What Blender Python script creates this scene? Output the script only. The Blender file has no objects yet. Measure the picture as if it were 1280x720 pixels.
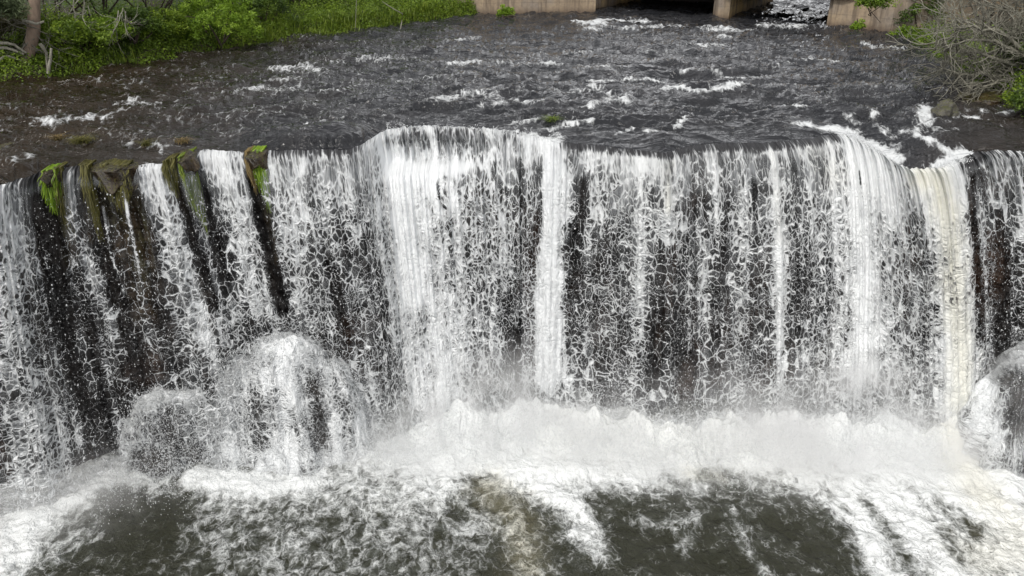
import bpy, math, random
import numpy as np
from mathutils import Vector, noise as mn
random.seed(7); rng = np.random.default_rng(11)
R = math.radians
scene = bpy.context.scene
COL = scene.collection
POOL = -5.9
CAMZ = 4.0
PITCH = 26.0
FOC = 985.0
cp, sp = math.cos(R(PITCH)), math.sin(R(PITCH))

# ------------------------------------------------------------------ survey: photo measurements -> metres
def ray(px, py):
    cx, cy = (px-640)/FOC, (360-py)/FOC
    return np.array([cx, cp+cy*sp, -sp+cy*cp])
def G(px, py, z=0.0):                      # where the sight line meets the level z
    d = ray(px, py); t = (z-CAMZ)/d[2]
    return np.array([d[0]*t, d[1]*t, z])
def GD(px, py, dist):                      # point on the sight line at horizontal distance
    d = ray(px, py); t = dist/d[1]
    return np.array([d[0]*t, dist, CAMZ+d[2]*t])
def survey(P):                             # inverse of G, used to trace the edges of water marks once
    x, y, z = P[:, 0], P[:, 1], P[:, 2]-CAMZ
    dep = y*cp - z*sp; up = y*sp + z*cp
    dep = np.maximum(dep, .1)
    return 640+FOC*x/dep, 360-FOC*up/dep, dep

# ------------------------------------------------------------------ noise
def _h(ix, iy, seed):
    n = (ix.astype(np.int64)*374761393 + iy.astype(np.int64)*668265263 + seed*1442695041) & 0xffffffff
    n = ((n ^ (n >> 13))*1274126177) & 0xffffffff
    return n ^ (n >> 16)
def perlin(x, y, seed=0):
    xi, yi = np.floor(x), np.floor(y); fx, fy = x-xi, y-yi
    u, v = fx*fx*fx*(fx*(fx*6-15)+10), fy*fy*fy*(fy*(fy*6-15)+10)
    def g(a, b):
        ang = (_h(xi+a, yi+b, seed) & 0xffff)/65536*2*np.pi
        return np.cos(ang)*(fx-a)+np.sin(ang)*(fy-b)
    a = g(0, 0)*(1-u)+g(1, 0)*u; b = g(0, 1)*(1-u)+g(1, 1)*u
    return (a*(1-v)+b*v)*1.5
def fbm(x, y, o=4, seed=0, ridge=False):
    s = 0; a = 1; t = 0
    for k in range(o):
        n = perlin(x*2**k+k*17.3, y*2**k-k*9.1, seed+k)
        s = s + a*((1-2*np.abs(n)) if ridge else n); t += a; a *= .5
    return s/t
def sstep(a, b, x):
    t = np.clip((x-a)/(b-a), 0, 1); return t*t*(3-2*t)

# ------------------------------------------------------------------ mesh helpers
def mesh_np(name, V, F, mat=None, smooth=True, parent=None, attrs=None, mats=None, midx=None):
    """V (n,3); F (m,k) int array or list of such arrays -> linked object"""
    me = bpy.data.meshes.new(name)
    V = np.asarray(V, np.float32)
    Fs = F if isinstance(F, list) else [F]
    Fs = [np.asarray(f, np.int32) for f in Fs if len(f)]
    me.vertices.add(len(V)); me.vertices.foreach_set('co', V.ravel())
    nl = sum(f.size for f in Fs); npoly = sum(len(f) for f in Fs)
    me.loops.add(nl); me.loops.foreach_set('vertex_index', np.concatenate([f.ravel() for f in Fs]))
    tot = np.concatenate([np.full(len(f), f.shape[1], np.int32) for f in Fs])
    st = np.concatenate([[0], np.cumsum(tot)[:-1]]).astype(np.int32)
    me.polygons.add(npoly); me.polygons.foreach_set('loop_start', st); me.polygons.foreach_set('loop_total', tot)
    me.update(calc_edges=True)
    me.polygons.foreach_set('use_smooth', np.full(npoly, smooth))
    for k, a in (attrs or {}).items():
        a = np.asarray(a, np.float32)
        if a.ndim == 1:
            at = me.attributes.new(k, 'FLOAT', 'POINT'); at.data.foreach_set('value', a)
        else:
            at = me.attributes.new(k, 'FLOAT_VECTOR', 'POINT'); at.data.foreach_set('vector', a.ravel())
    if mat: me.materials.append(mat)
    for m in (mats or []): me.materials.append(m)
    if midx is not None: me.polygons.foreach_set('material_index', np.asarray(midx, np.int32))
    me.update()
    o = bpy.data.objects.new(name, me); COL.objects.link(o)
    if parent: o.parent = parent
    return o
def grid_faces(nu, nv):
    a = np.arange(nu*nv).reshape(nv, nu)
    return np.stack([a[:-1, :-1], a[:-1, 1:], a[1:, 1:], a[1:, :-1]], -1).reshape(-1, 4)
def tag(o, label=None, cat=None, group=None, kind=None):
    if label: o['label'] = label
    if cat: o['category'] = cat
    if group: o['group'] = group
    if kind: o['kind'] = kind
    return o
def empty(name, loc, label, cat, group=None):
    o = bpy.data.objects.new(name, None); COL.objects.link(o); o.location = Vector([float(c) for c in loc])
    o.empty_display_size = .2
    return tag(o, label, cat, group)
class MB:                                   # collects tubes and quads with a per-vertex tone
    def __init__(s): s.V = []; s.F = {}; s.T = []; s.n = 0
    def add(s, V, F, tone=.5):
        V = np.asarray(V, float); F = np.asarray(F, int)
        s.V.append(V); s.T.append(np.full(len(V), tone) if np.isscalar(tone) else np.asarray(tone))
        s.F.setdefault(F.shape[1], []).append(F+s.n); s.n += len(V)
    def tube(s, pts, rad, k=6, tone=.5, cap=True):
        pts = np.asarray(pts, float); n = len(pts)
        t = np.gradient(pts, axis=0); t /= np.linalg.norm(t, axis=1)[:, None]+1e-9
        up = np.array([0.13, .21, 1.]) if abs(t[0][2]) < .9 else np.array([1., .1, 0.])
        a = np.cross(t, up); a /= np.linalg.norm(a, axis=1)[:, None]+1e-9
        b = np.cross(t, a)
        th = np.arange(k)/k*2*np.pi
        rad = np.asarray(rad, float)*np.ones(n)
        V = pts[:, None]+rad[:, None, None]*(np.cos(th)[None, :, None]*a[:, None]+np.sin(th)[None, :, None]*b[:, None])
        F = []
        for i in range(n-1):
            for j in range(k):
                F.append([i*k+j, i*k+(j+1) % k, (i+1)*k+(j+1) % k, (i+1)*k+j])
        s.add(V.reshape(-1, 3), F, tone)
        if cap:
            s.add(V[-1], [[*range(k)]], tone)
    def build(s, name, mat, parent=None, smooth=True):
        V = np.concatenate(s.V)
        loc = np.zeros(3)
        if parent is not None: loc = np.array(parent.location)
        return mesh_np(name, V-loc, [np.concatenate(f) for f in s.F.values()], mat, smooth, parent, {'tone': np.concatenate(s.T)})

# ------------------------------------------------------------------ node helpers
class NT:
    def __init__(s, name, disp=False):
        s.mat = bpy.data.materials.new(name); s.mat.use_nodes = True
        s.t = s.mat.node_tree; s.t.nodes.clear(); s.out = s.t.nodes.new('ShaderNodeOutputMaterial')
    def n(s, typ, ins=None, **props):
        nd = s.t.nodes.new(typ)
        for k, v in props.items(): setattr(nd, k, v)
        for k, v in (ins or {}).items(): s.set(nd.inputs[k], v)
        return nd
    def set(s, sock, v):
        if isinstance(v, bpy.types.NodeSocket): s.t.links.new(v, sock)
        elif isinstance(v, bpy.types.Node): s.t.links.new(v.outputs[0], sock)
        else:
            if hasattr(sock.default_value, '__len__') and not hasattr(v, '__len__'): v = (v,)*len(sock.default_value)
            if hasattr(v, '__len__') and len(v) == 3 and len(sock.default_value) == 4: v = (*v, 1)
            sock.default_value = v
    def m(s, op, a, b=None, c=None, clamp=False):
        nd = s.t.nodes.new('ShaderNodeMath'); nd.operation = op; nd.use_clamp = clamp
        for i, v in enumerate((a, b, c)):
            if v is not None: s.set(nd.inputs[i], v)
        return nd.outputs[0]
    def mr(s, v, a, b, c=0., d=1., smooth=True):
        nd = s.t.nodes.new('ShaderNodeMapRange'); nd.interpolation_type = 'SMOOTHSTEP' if smooth else 'LINEAR'
        for i, x in enumerate((v, a, b, c, d)): s.set(nd.inputs[i], x)
        return nd.outputs[0]
    def vec(s, x, y, z=0.):
        nd = s.t.nodes.new('ShaderNodeCombineXYZ')
        for i, v in enumerate((x, y, z)): s.set(nd.inputs[i], v)
        return nd.outputs[0]
    def sep(s, v):
        nd = s.t.nodes.new('ShaderNodeSeparateXYZ'); s.set(nd.inputs[0], v); return nd.outputs
    def vm(s, op, a, b):
        nd = s.t.nodes.new('ShaderNodeVectorMath'); nd.operation = op
        s.set(nd.inputs[0], a); s.set(nd.inputs[1], b); return nd.outputs[0]
    def attr(s, name):
        nd = s.t.nodes.new('ShaderNodeAttribute'); nd.attribute_name = name; return nd
    def noise(s, v, scale, det=3, rough=.5, dist=0., col=False):
        nd = s.n('ShaderNodeTexNoise', {'Vector': v, 'Scale': scale, 'Detail': det, 'Roughness': rough, 'Distortion': dist})
        return nd.outputs['Color' if col else 'Fac']
    def edge(s, v, scale, rnd=1.):
        nd = s.n('ShaderNodeTexVoronoi', {'Vector': v, 'Scale': scale, 'Randomness': rnd}, feature='DISTANCE_TO_EDGE')
        return nd.outputs['Distance']
    def cellcol(s, v, scale, rnd=1.):
        nd = s.n('ShaderNodeTexVoronoi', {'Vector': v, 'Scale': scale, 'Randomness': rnd}, feature='F1')
        return nd.outputs['Color']
    def mix(s, f, a, b):
        nd = s.n('ShaderNodeMix', data_type='RGBA'); s.set(nd.inputs[0], f); s.set(nd.inputs[6], a); s.set(nd.inputs[7], b)
        return nd.outputs[2]
    def ramp(s, f, stops):
        nd = s.t.nodes.new('ShaderNodeValToRGB'); s.set(nd.inputs[0], f)
        cr = nd.color_ramp
        while len(cr.elements) < len(stops): cr.elements.new(.5)
        for e, (p, c) in zip(cr.elements, stops): e.position = p; e.color = (*c, 1)
        return nd.outputs[0]
    def bump(s, h, dist, strength=1., nrm=None):
        nd = s.n('ShaderNodeBump', {'Height': h, 'Distance': dist, 'Strength': strength})
        if nrm is not None: s.set(nd.inputs['Normal'], nrm)
        return nd.outputs[0]
    def bsdf(s, **k):
        ins = {a.replace('_', ' '): v for a, v in k.items()}
        return s.n('ShaderNodeBsdfPrincipled', ins).outputs[0]
    def surf(s, sh): s.t.links.new(sh, s.out.inputs['Surface']); return s.mat

# ---- falling white water: lace of threads and cells over clear gaps
def mat_falls(name, cell=6.8, soft=.18, lip=1.0):
    t = NT(name)
    fl = t.sep(t.attr('flow').outputs['Vector'])
    d0 = t.attr('dens').outputs['Fac']; tint = t.attr('tint').outputs['Fac']
    S, V, L = fl[0], fl[1], fl[2]
    base = t.vec(S, V, 0.)
    wob = t.vm('SUBTRACT', t.noise(base, 3.2, 3, .55, col=True), (.5, .5, .5))
    wob = t.vm('MULTIPLY', wob, (.26, .24, 0.))
    p = t.vm('ADD', base, wob)
    big = t.noise(t.vec(t.m('MULTIPLY', S, 1.9), t.m('MULTIPLY', V, .55)), 1., 3, .5)
    streak = t.noise(t.vec(t.m('MULTIPLY', S, 5.5), t.m('MULTIPLY', V, .22)), 1., 3, .6)
    pat = t.noise(base, 2.6, 4, .55)
    d = t.m('ADD', d0, t.m('MULTIPLY', t.m('SUBTRACT', big, .5), .75))
    d = t.m('ADD', d, t.m('MULTIPLY', t.m('SUBTRACT', streak, .5), .80))
    d = t.m('ADD', d, t.m('MULTIPLY', t.m('SUBTRACT', pat, .5), .62))
    # cell walls at three sizes
    E = lambda e, k: t.m('EXPONENT', t.m('MULTIPLY', e, -k))
    w1 = E(t.edge(p, cell), 9.); w2 = E(t.edge(p, cell*1.9), 7.); w3 = E(t.edge(p, cell*4.1), 4.5)
    fib = t.noise(t.vec(t.m('MULTIPLY', S, 38.), t.m('MULTIPLY', V, 6.5)), 1., 4, .7, .8)
    fib = t.m('MULTIPLY', t.m('SUBTRACT', fib, .5), 3.0)
    fine = t.m('SUBTRACT', t.noise(base, 30., 3, .65), .5)
    lowf = t.mr(L, .05, 1.6, .55, 1.)                                    # threads near the lip, cells further down
    big2 = t.noise(base, 1.3, 2, .5)
    net = t.m('MAXIMUM', t.m('MULTIPLY', w1, t.mr(big2, .3, .6, .55, 1.)), t.m('MULTIPLY', w2, t.mr(big2, .4, .7, .95, .55)))
    cells = t.m('ADD', t.m('MULTIPLY', net, .95), t.m('MULTIPLY', w3, .22))
    thr = t.m('ADD', .32, t.m('MULTIPLY', fib, .42))
    f = t.m('ADD', t.m('MULTIPLY', cells, lowf), t.m('MULTIPLY', thr, t.m('SUBTRACT', 1., lowf)))
    f = t.m('ADD', f, t.m('ADD', t.m('MULTIPLY', fine, .34), t.m('MULTIPLY', fib, .08)))
    cut = t.m('SUBTRACT', 1.10, t.m('MULTIPLY', d, 1.12))
    ex = t.m('SUBTRACT', f, cut)
    a = t.mr(ex, -soft, soft*1.3)
    # thin clear film between threads, greyer where more water falls
    cc = t.sep(t.cellcol(p, cell))[0]
    film = t.m('MULTIPLY', t.mr(d, .10, .75), t.m('ADD', .13, t.m('MULTIPLY', t.mr(cc, .40, .95), .44)))
    film = t.m('ADD', film, t.m('MULTIPLY', t.mr(L, 0., 1.3, .22, 0.), t.mr(d, .1, .5)))
    film = t.m('MULTIPLY', film, t.m('ADD', .30, t.m('MULTIPLY', t.noise(base, 11., 4, .65), 1.3)))
    alpha = t.m('MAXIMUM', t.m('MULTIPLY', a, t.mr(ex, -.1, .5, .72, 1.)), film)
    lipw = t.mr(L, .10, .34, 1., 0.)
    alpha = t.m('MAXIMUM', alpha, t.m('MULTIPLY', lipw, lip))
    alpha = t.m('MULTIPLY', alpha, t.mr(d0, .0, .06), clamp=True)
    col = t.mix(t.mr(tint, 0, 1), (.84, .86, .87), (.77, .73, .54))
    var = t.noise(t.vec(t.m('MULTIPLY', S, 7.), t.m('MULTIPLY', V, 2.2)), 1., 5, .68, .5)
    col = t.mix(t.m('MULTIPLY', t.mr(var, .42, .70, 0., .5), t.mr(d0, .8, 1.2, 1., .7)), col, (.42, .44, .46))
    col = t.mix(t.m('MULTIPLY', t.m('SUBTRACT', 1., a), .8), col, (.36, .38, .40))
    col = t.mix(t.m('MULTIPLY', t.m('MULTIPLY', lipw, lip), t.m('SUBTRACT', 1., t.m('MULTIPLY', a, .9))), col, (.045, .045, .048))
    h = t.m('ADD', t.m('MULTIPLY', t.m('MULTIPLY', f, .7), t.mr(d, .62, 1.05, 1., .42)), t.m('ADD', t.m('MULTIPLY', pat, .9), t.m('MULTIPLY', var, .5)))
    nrm = t.bump(h, .06, 1.)
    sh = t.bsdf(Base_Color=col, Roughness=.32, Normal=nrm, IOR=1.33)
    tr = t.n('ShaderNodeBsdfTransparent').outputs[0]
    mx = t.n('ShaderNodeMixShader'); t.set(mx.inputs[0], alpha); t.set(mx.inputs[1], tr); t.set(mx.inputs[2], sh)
    return t.surf(mx.outputs[0])

# ---- dark river with foam
def mat_river():
    t = NT('river_surface')
    pos = t.n('ShaderNodeNewGeometry').outputs['Position']; x, y, z = t.sep(pos)
    fo = t.attr('dens').outputs['Fac']; br = t.attr('tint').outputs['Fac']
    q = t.vec(x, t.m('MULTIPLY', y, .55), 0.)
    wob = t.vm('MULTIPLY', t.vm('SUBTRACT', t.noise(q, 1.7, 3, .6, col=True), (.5, .5, .5)), (.6, .6, 0.))
    p = t.vm('ADD', q, wob)
    e1 = t.edge(p, 3.2); e2 = t.edge(p, 7.5)
    w = t.m('ADD', t.m('MULTIPLY', t.m('EXPONENT', t.m('MULTIPLY', e1, -9.)), .40), t.m('MULTIPLY', t.m('EXPONENT', t.m('MULTIPLY', e2, -6.)), .38))
    n1 = t.noise(t.vec(x, t.m('MULTIPLY', y, .9)), 7., 6, .72)
    n2 = t.noise(t.vec(t.m('MULTIPLY', x, .7), t.m('MULTIPLY', y, .5)), 1.4, 3, .5)
    crest = t.attr('crest').outputs['Fac']
    f = t.m('ADD', t.m('ADD', w, t.m('MULTIPLY', t.m('SUBTRACT', n1, .5), 1.5)), t.m('MULTIPLY', t.m('SUBTRACT', n2, .5), .7))
    d = t.m('ADD', fo, t.m('MULTIPLY', crest, .13))
    a = t.mr(t.m('SUBTRACT', f, t.m('SUBTRACT', 1.12, t.m('MULTIPLY', d, 1.2))), -.28, .42)
    a = t.m('MULTIPLY', a, .92)
    deep = t.mix(t.mr(br, 0, 1), (.020, .021, .024), (.020, .014, .008))
    deep = t.mix(t.mr(n2, .35, .75), deep, t.mix(br, (.034, .034, .037), (.034, .023, .013)))
    col = t.mix(a, deep, (.70, .72, .73))
    # ripples: three sizes
    r1 = t.noise(t.vec(t.m('MULTIPLY', x, .55), t.m('MULTIPLY', y, 1.15)), 1.9, 4, .52, .9)
    r2 = t.noise(t.vec(x, t.m('MULTIPLY', y, 1.2)), 9., 3, .6, .5)
    nb = t.bump(t.m('ADD', r1, t.m('MULTIPLY', r2, .08)), .27, 1.)
    nb = t.bump(a, .02, .6, nb)
    rough = t.mr(a, 0, 1, .06, .6)
    return t.surf(t.bsdf(Base_Color=col, Roughness=rough, Normal=nb, IOR=1.33))

# ---- plunge pool
def mat_pool():
    t = NT('pool_surface')
    pos = t.n('ShaderNodeNewGeometry').outputs['Position']; x, y, z = t.sep(pos)
    fo = t.attr('dens').outputs['Fac']; ti = t.attr('tint').outputs['Fac']; crest = t.attr('crest').outputs['Fac']
    q = t.vec(x, t.m('MULTIPLY', y, .8), 0.)
    wob = t.vm('MULTIPLY', t.vm('SUBTRACT', t.noise(q, 1.5, 4, .6, col=True), (.5, .5, .5)), (1.15, 1.15, 0.))
    p = t.vm('ADD', q, wob)
    e1 = t.edge(p, 2.6); e2 = t.edge(p, 6.5); e3 = t.edge(p, 15.)
    W = lambda e, k: t.m('EXPONENT', t.m('MULTIPLY', e, -k*2.4))
    w = t.m('ADD', t.m('ADD', t.m('MULTIPLY', W(e1, 3.2), .36), t.m('MULTIPLY', W(e2, 3.), .40)), t.m('MULTIPLY', W(e3, 1.8), .16))
    n0 = t.noise(q, 1.1, 3, .5)
    n1 = t.noise(q, 5., 5, .62, .6)
    n2 = t.noise(q, 26., 3, .65)
    f = t.m('ADD', w, t.m('ADD', t.m('MULTIPLY', t.m('SUBTRACT', n1, .5), 1.15), t.m('MULTIPLY', t.m('SUBTRACT', n2, .5), .45)))
    d = t.m('ADD', t.m('ADD', fo, t.m('MULTIPLY', t.m('SUBTRACT', n0, .5), .35)), t.m('MULTIPLY', crest, .16))
    a = t.mr(t.m('SUBTRACT', f, t.m('SUBTRACT', 1.26, t.m('MULTIPLY', d, 1.45))), -.42, .60)
    under = t.m('MULTIPLY', t.mr(d, .05, .8), t.mr(n1, .3, .75))            # bubbles drawn under the surface
    deep = t.mix(ti, (.027, .028, .017), (.13, .12, .075))
    deep = t.mix(t.m('MULTIPLY', under, .75), deep, (.27, .29, .27))
    col = t.mix(a, deep, t.mix(ti, (.82, .84, .84), (.74, .71, .58)))
    r1 = t.noise(q, 3.5, 4, .6, .6); r2 = t.noise(q, 14., 3, .6, .3)
    nb = t.bump(t.m('ADD', r1, t.m('MULTIPLY', r2, .3)), .16, .9)
    nb = t.bump(t.m('ADD', a, t.m('MULTIPLY', n2, .5)), .03, .8, nb)
    return t.surf(t.bsdf(Base_Color=col, Roughness=t.mr(a, 0, 1, .12, .5), Normal=nb, IOR=1.33))

def mat_rock(name, dark, mid, warm, moss=None, wet=.25, sc=1., patch=False):
    t = NT(name)
    pos = t.n('ShaderNodeNewGeometry').outputs['Position']; x, y, z = t.sep(pos)
    v = t.vec(x, y, t.m('MULTIPLY', z, .35))
    n1 = t.noise(v, 2.2*sc, 6, .62); n2 = t.noise(pos, 11*sc, 5, .65); n3 = t.noise(v, .9*sc, 3, .5)
    col = t.mix(t.mr(n1, .3, .72), dark, mid)
    col = t.mix(t.m('MULTIPLY', t.mr(n3, .5, .66), .8), col, warm)
    if moss: 
        nz = t.sep(t.n('ShaderNodeNewGeometry').outputs['Normal'])[2]
        col = t.mix(t.mr(t.m('ADD', n2, t.m('MULTIPLY', nz, .12)), .56, .70), col, moss)
    if patch:
        pt = t.attr('tint').outputs['Fac']; str_ = t.noise(t.vec(t.m('MULTIPLY', x, 9.), t.m('MULTIPLY', y, 9.), t.m('MULTIPLY', z, 1.1)), 1., 4, .6)
        col = t.mix(t.m('MULTIPLY', pt, t.mr(str_, .3, .6, .35, 1.)), col, t.mix(t.mr(n1, .45, .7), (.095, .058, .022), (.085, .085, .022)))
    col = t.mix(t.mr(n2, .35, .62), t.mix(.5, col, dark), col)
    nb = t.bump(t.m('ADD', n1, t.m('MULTIPLY', n2, .4)), .12/sc, .9)
    return t.surf(t.bsdf(Base_Color=col, Roughness=t.mr(n2, .3, .7, wet*.6, wet+.35), Normal=nb))

def mat_tone(name, stops, rough=.7, trans=0., bump=None, wetz=False):
    t = NT(name)
    tone = t.attr('tone').outputs['Fac']
    oi = t.n('ShaderNodeObjectInfo').outputs['Random']
    tt = t.m('ADD', tone, t.m('MULTIPLY', t.m('SUBTRACT', oi, .5), .12))
    col = t.ramp(tt, stops)
    pos = t.n('ShaderNodeNewGeometry').outputs['Position']
    if bump:
        nn = t.noise(t.vm('MULTIPLY', pos, (1, 1, .25)), bump, 5, .65)
        col = t.mix(t.mr(nn, .3, .7), t.mix(.55, col, (.02, .015, .01)), col)
        sh = t.bsdf(Base_Color=col, Roughness=rough, Normal=t.bump(nn, .03, .9))
    else:
        sh = t.bsdf(Base_Color=col, Roughness=rough)
    if trans:
        tl = t.n('ShaderNodeBsdfTranslucent', {'Color': t.mix(.5, col, (.10, .17, .01))}).outputs[0]
        mx = t.n('ShaderNodeMixShader', {0: trans}); t.set(mx.inputs[1], sh); t.set(mx.inputs[2], tl); sh = mx.outputs[0]
    return t.surf(sh)

def mat_concrete():
    t = NT('old_concrete')
    pos = t.n('ShaderNodeNewGeometry').outputs['Position']; x, y, z = t.sep(pos)
    n1 = t.noise(pos, .8, 5, .6); n2 = t.noise(pos, 9., 5, .65)
    st = t.noise(t.vec(t.m('MULTIPLY', x, 4.), t.m('MULTIPLY', y, 4.), t.m('MULTIPLY', z, .35)), 1.3, 4, .6)
    tone = t.attr('tone').outputs['Fac']
    col = t.mix(tone, (.34, .27, .20), (.58, .40, .16))  # high tone paints the golden light of the lit side faces into the colour
    col = t.mix(t.mr(n1, .4, .7), col, (.27, .23, .19))
    col = t.mix(t.m('MULTIPLY', t.mr(st, .44, .70), .75), col, (.10, .075, .055))
    col = t.mix(t.mr(z, .05, .45, .85, 0.), col, (.07, .042, .028))        # damp line at the water
    col = t.mix(t.mr(n2, .3, .6, .35, 0.), col, (.12, .09, .07))
    # board joints
    jz = t.m('ABSOLUTE', t.m('SUBTRACT', t.m('FRACT', t.m('MULTIPLY', z, .9)), .5))
    col = t.mix(t.mr(jz, 0., .02, .35, 0.), col, (.10, .08, .06))
    return t.surf(t.bsdf(Base_Color=col, Roughness=.85, Normal=t.bump(t.m('ADD', n2, st), .02, .8)))

def mat_ground():
    t = NT('bank_soil')
    pos = t.n('ShaderNodeNewGeometry').outputs['Position']; x, y, z = t.sep(pos)
    n1 = t.noise(pos, .8, 5, .6); n2 = t.noise(pos, 7., 5, .65)
    col = t.mix(t.mr(n2, .35, .65), (.030, .019, .012), (.055, .038, .022))
    g = t.m('MULTIPLY', t.mr(t.m('ADD', n1, t.m('MULTIPLY', n2, .4)), .55, .75), t.mr(z, .1, .6))
    col = t.mix(g, col, (.045, .075, .014))
    return t.surf(t.bsdf(Base_Color=col, Roughness=.75, Normal=t.bump(n2, .06, .9)))

def mat_spray():
    t = NT('spray_drops')
    return t.surf(t.bsdf(Base_Color=(.70, .72, .73), Roughness=.25, IOR=1.33))

M = dict(
    falls=mat_falls('falling_water'), veil=mat_falls('broken_water', cell=6.5, soft=.26, lip=0.), river=mat_river(), pool=mat_pool(), spray=mat_spray(),
    cliff=mat_rock('wet_cliff', (.006, .0055, .006), (.030, .024, .021), (.060, .028, .013), wet=.28, patch=True),
    mossrock=mat_rock('mossy_rock', (.010, .007, .005), (.050, .031, .014), (.080, .046, .014), moss=(.060, .058, .010), wet=.22, sc=2.6),
    boulder=mat_rock('boulder_rock', (.02, .018, .014), (.12, .11, .085), (.10, .09, .05), moss=(.07, .075, .02), wet=.35, sc=2.4),
    darkrock=mat_rock('dark_boulder', (.008, .008, .008), (.045, .04, .037), (.04, .03, .02), wet=.2, sc=1.5),
    concrete=mat_concrete(), ground=mat_ground(),
    leaf_dark=mat_tone('leaf_dark', [(0, (.014, .030, .004)), (.5, (.065, .12, .012)), (1, (.16, .24, .025))], .55, .25),
    leaf_mid=mat_tone('leaf_mid', [(0, (.034, .070, .006)), (.5, (.16, .25, .02)), (1, (.32, .43, .04))], .5, .35),
    leaf_bright=mat_tone('leaf_bright', [(0, (.08, .14, .008)), (.5, (.22, .36, .025)), (1, (.38, .52, .06))], .5, .4),
    leaf_grey=mat_tone('leaf_grey', [(0, (.04, .06, .03)), (.5, (.10, .135, .06)), (1, (.19, .23, .12))], .7, .3),
    leaf_brown=mat_tone('leaf_brown', [(0, (.030, .028, .014)), (.5, (.085, .075, .032)), (1, (.17, .14, .07))], .7, .3),
    grass=mat_tone('grass_blades', [(0, (.05, .08, .008)), (.5, (.17, .25, .02)), (1, (.32, .38, .06))], .5, .35),
    grass_lime=mat_tone('grass_lime', [(0, (.08, .14, .008)), (.5, (.25, .42, .02)), (1, (.45, .60, .06))], .45, .35),
    grass_olive=mat_tone('grass_olive', [(0, (.03, .026, .008)), (.5, (.12, .11, .022)), (1, (.26, .24, .07))], .55, .3),
    grass_brown=mat_tone('grass_brown', [(0, (.06, .04, .015)), (.5, (.19, .13, .045)), (1, (.30, .22, .09))], .7, .2),
    bark=mat_tone('bark', [(0, (.10, .07, .05)), (1, (.26, .19, .14))], .85, 0, bump=7.),
    bark_dark=mat_tone('bark_dark', [(0, (.035, .025, .018)), (1, (.10, .075, .055))], .9, 0, bump=7.),
    pale=mat_tone('dead_wood', [(0, (.09, .085, .065)), (.5, (.25, .24, .19)), (1, (.48, .46, .38))], .8, 0, bump=14.),
)

# ------------------------------------------------------------------ the crest of the falls
Uk = np.array([-420, -250, -80, 0, 50, 100, 170, 200, 228, 258, 300, 345, 400, 440, 462, 484, 530, 600, 640, 670, 700, 750, 800, 830, 865, 910, 960, 1010, 1050, 1072, 1095, 1118, 1140, 1165, 1190, 1212, 1245, 1290, 1400, 1700], float)
Yk = np.array([300, 262, 241, 232, 215, 206, 206, 204, 196, 186, 190, 188, 187, 187, 174, 161, 157, 160, 164, 170, 178, 182, 188, 191, 181, 179, 178, 173, 167, 172, 186, 203, 210, 211, 203, 192, 187, 190, 196, 215], float)
Zk = np.interp(Uk, [1050, 1075, 1118, 1165, 1190, 1245], [0, -.06, -.26, -.26, -.14, 0])
Xb = np.interp(Uk, [-420, -250, -80, 0, 60, 110, 175, 265, 320, 400, 455, 600, 690, 720, 760, 830, 960, 1050, 1130, 1180, 1240, 1340, 1700],
                   [-300, -170, -20, 66, 116, 178, 255, 350, 392, 452, 500, 612, 684, 704, 750, 832, 972, 1062, 1150, 1206, 1262, 1350, 1660])
Yb = np.interp(Uk, [-420, -80, 0, 60, 175, 320, 455, 600, 690, 830, 960, 1050, 1180, 1240, 1400, 1700],
                   [700, 650, 632, 612, 590, 562, 550, 540, 535, 556, 552, 548, 556, 540, 560, 600])
us = np.arange(-420, 1701, 1.0)
yk = np.interp(us, Uk, Yk)
ker = np.exp(-.5*(np.arange(-14, 15)/3.2)**2); ker /= ker.sum()
sm = lambda a: np.convolve(np.pad(a, 14, mode='edge'), ker, 'valid')
yk = sm(yk) + 3.2*fbm(us/15., us*0, 3, 5) + (1.2+1.6*sstep(460, 480, us)*(1-sstep(700, 720, us))+1.8*sstep(1040, 1060, us))*perlin(us/4.3, us*0+3, 9)
zk = sm(np.interp(us, Uk, Zk))
C = np.array([G(u, y, z) for u, y, z in zip(us, yk, zk)])
B = np.array([G(a, b, POOL) for a, b in zip(sm(np.interp(us, Uk, Xb)), sm(np.interp(us, Uk, Yb)))])
yl = np.convolve(np.pad(C[:, 1], 30, mode='edge'), np.hanning(61)/np.hanning(61).sum(), 'valid')
arc = np.concatenate([[0], np.cumsum(np.hypot(np.diff(C[:, 0]), .8*np.diff(yl)))])

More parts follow.
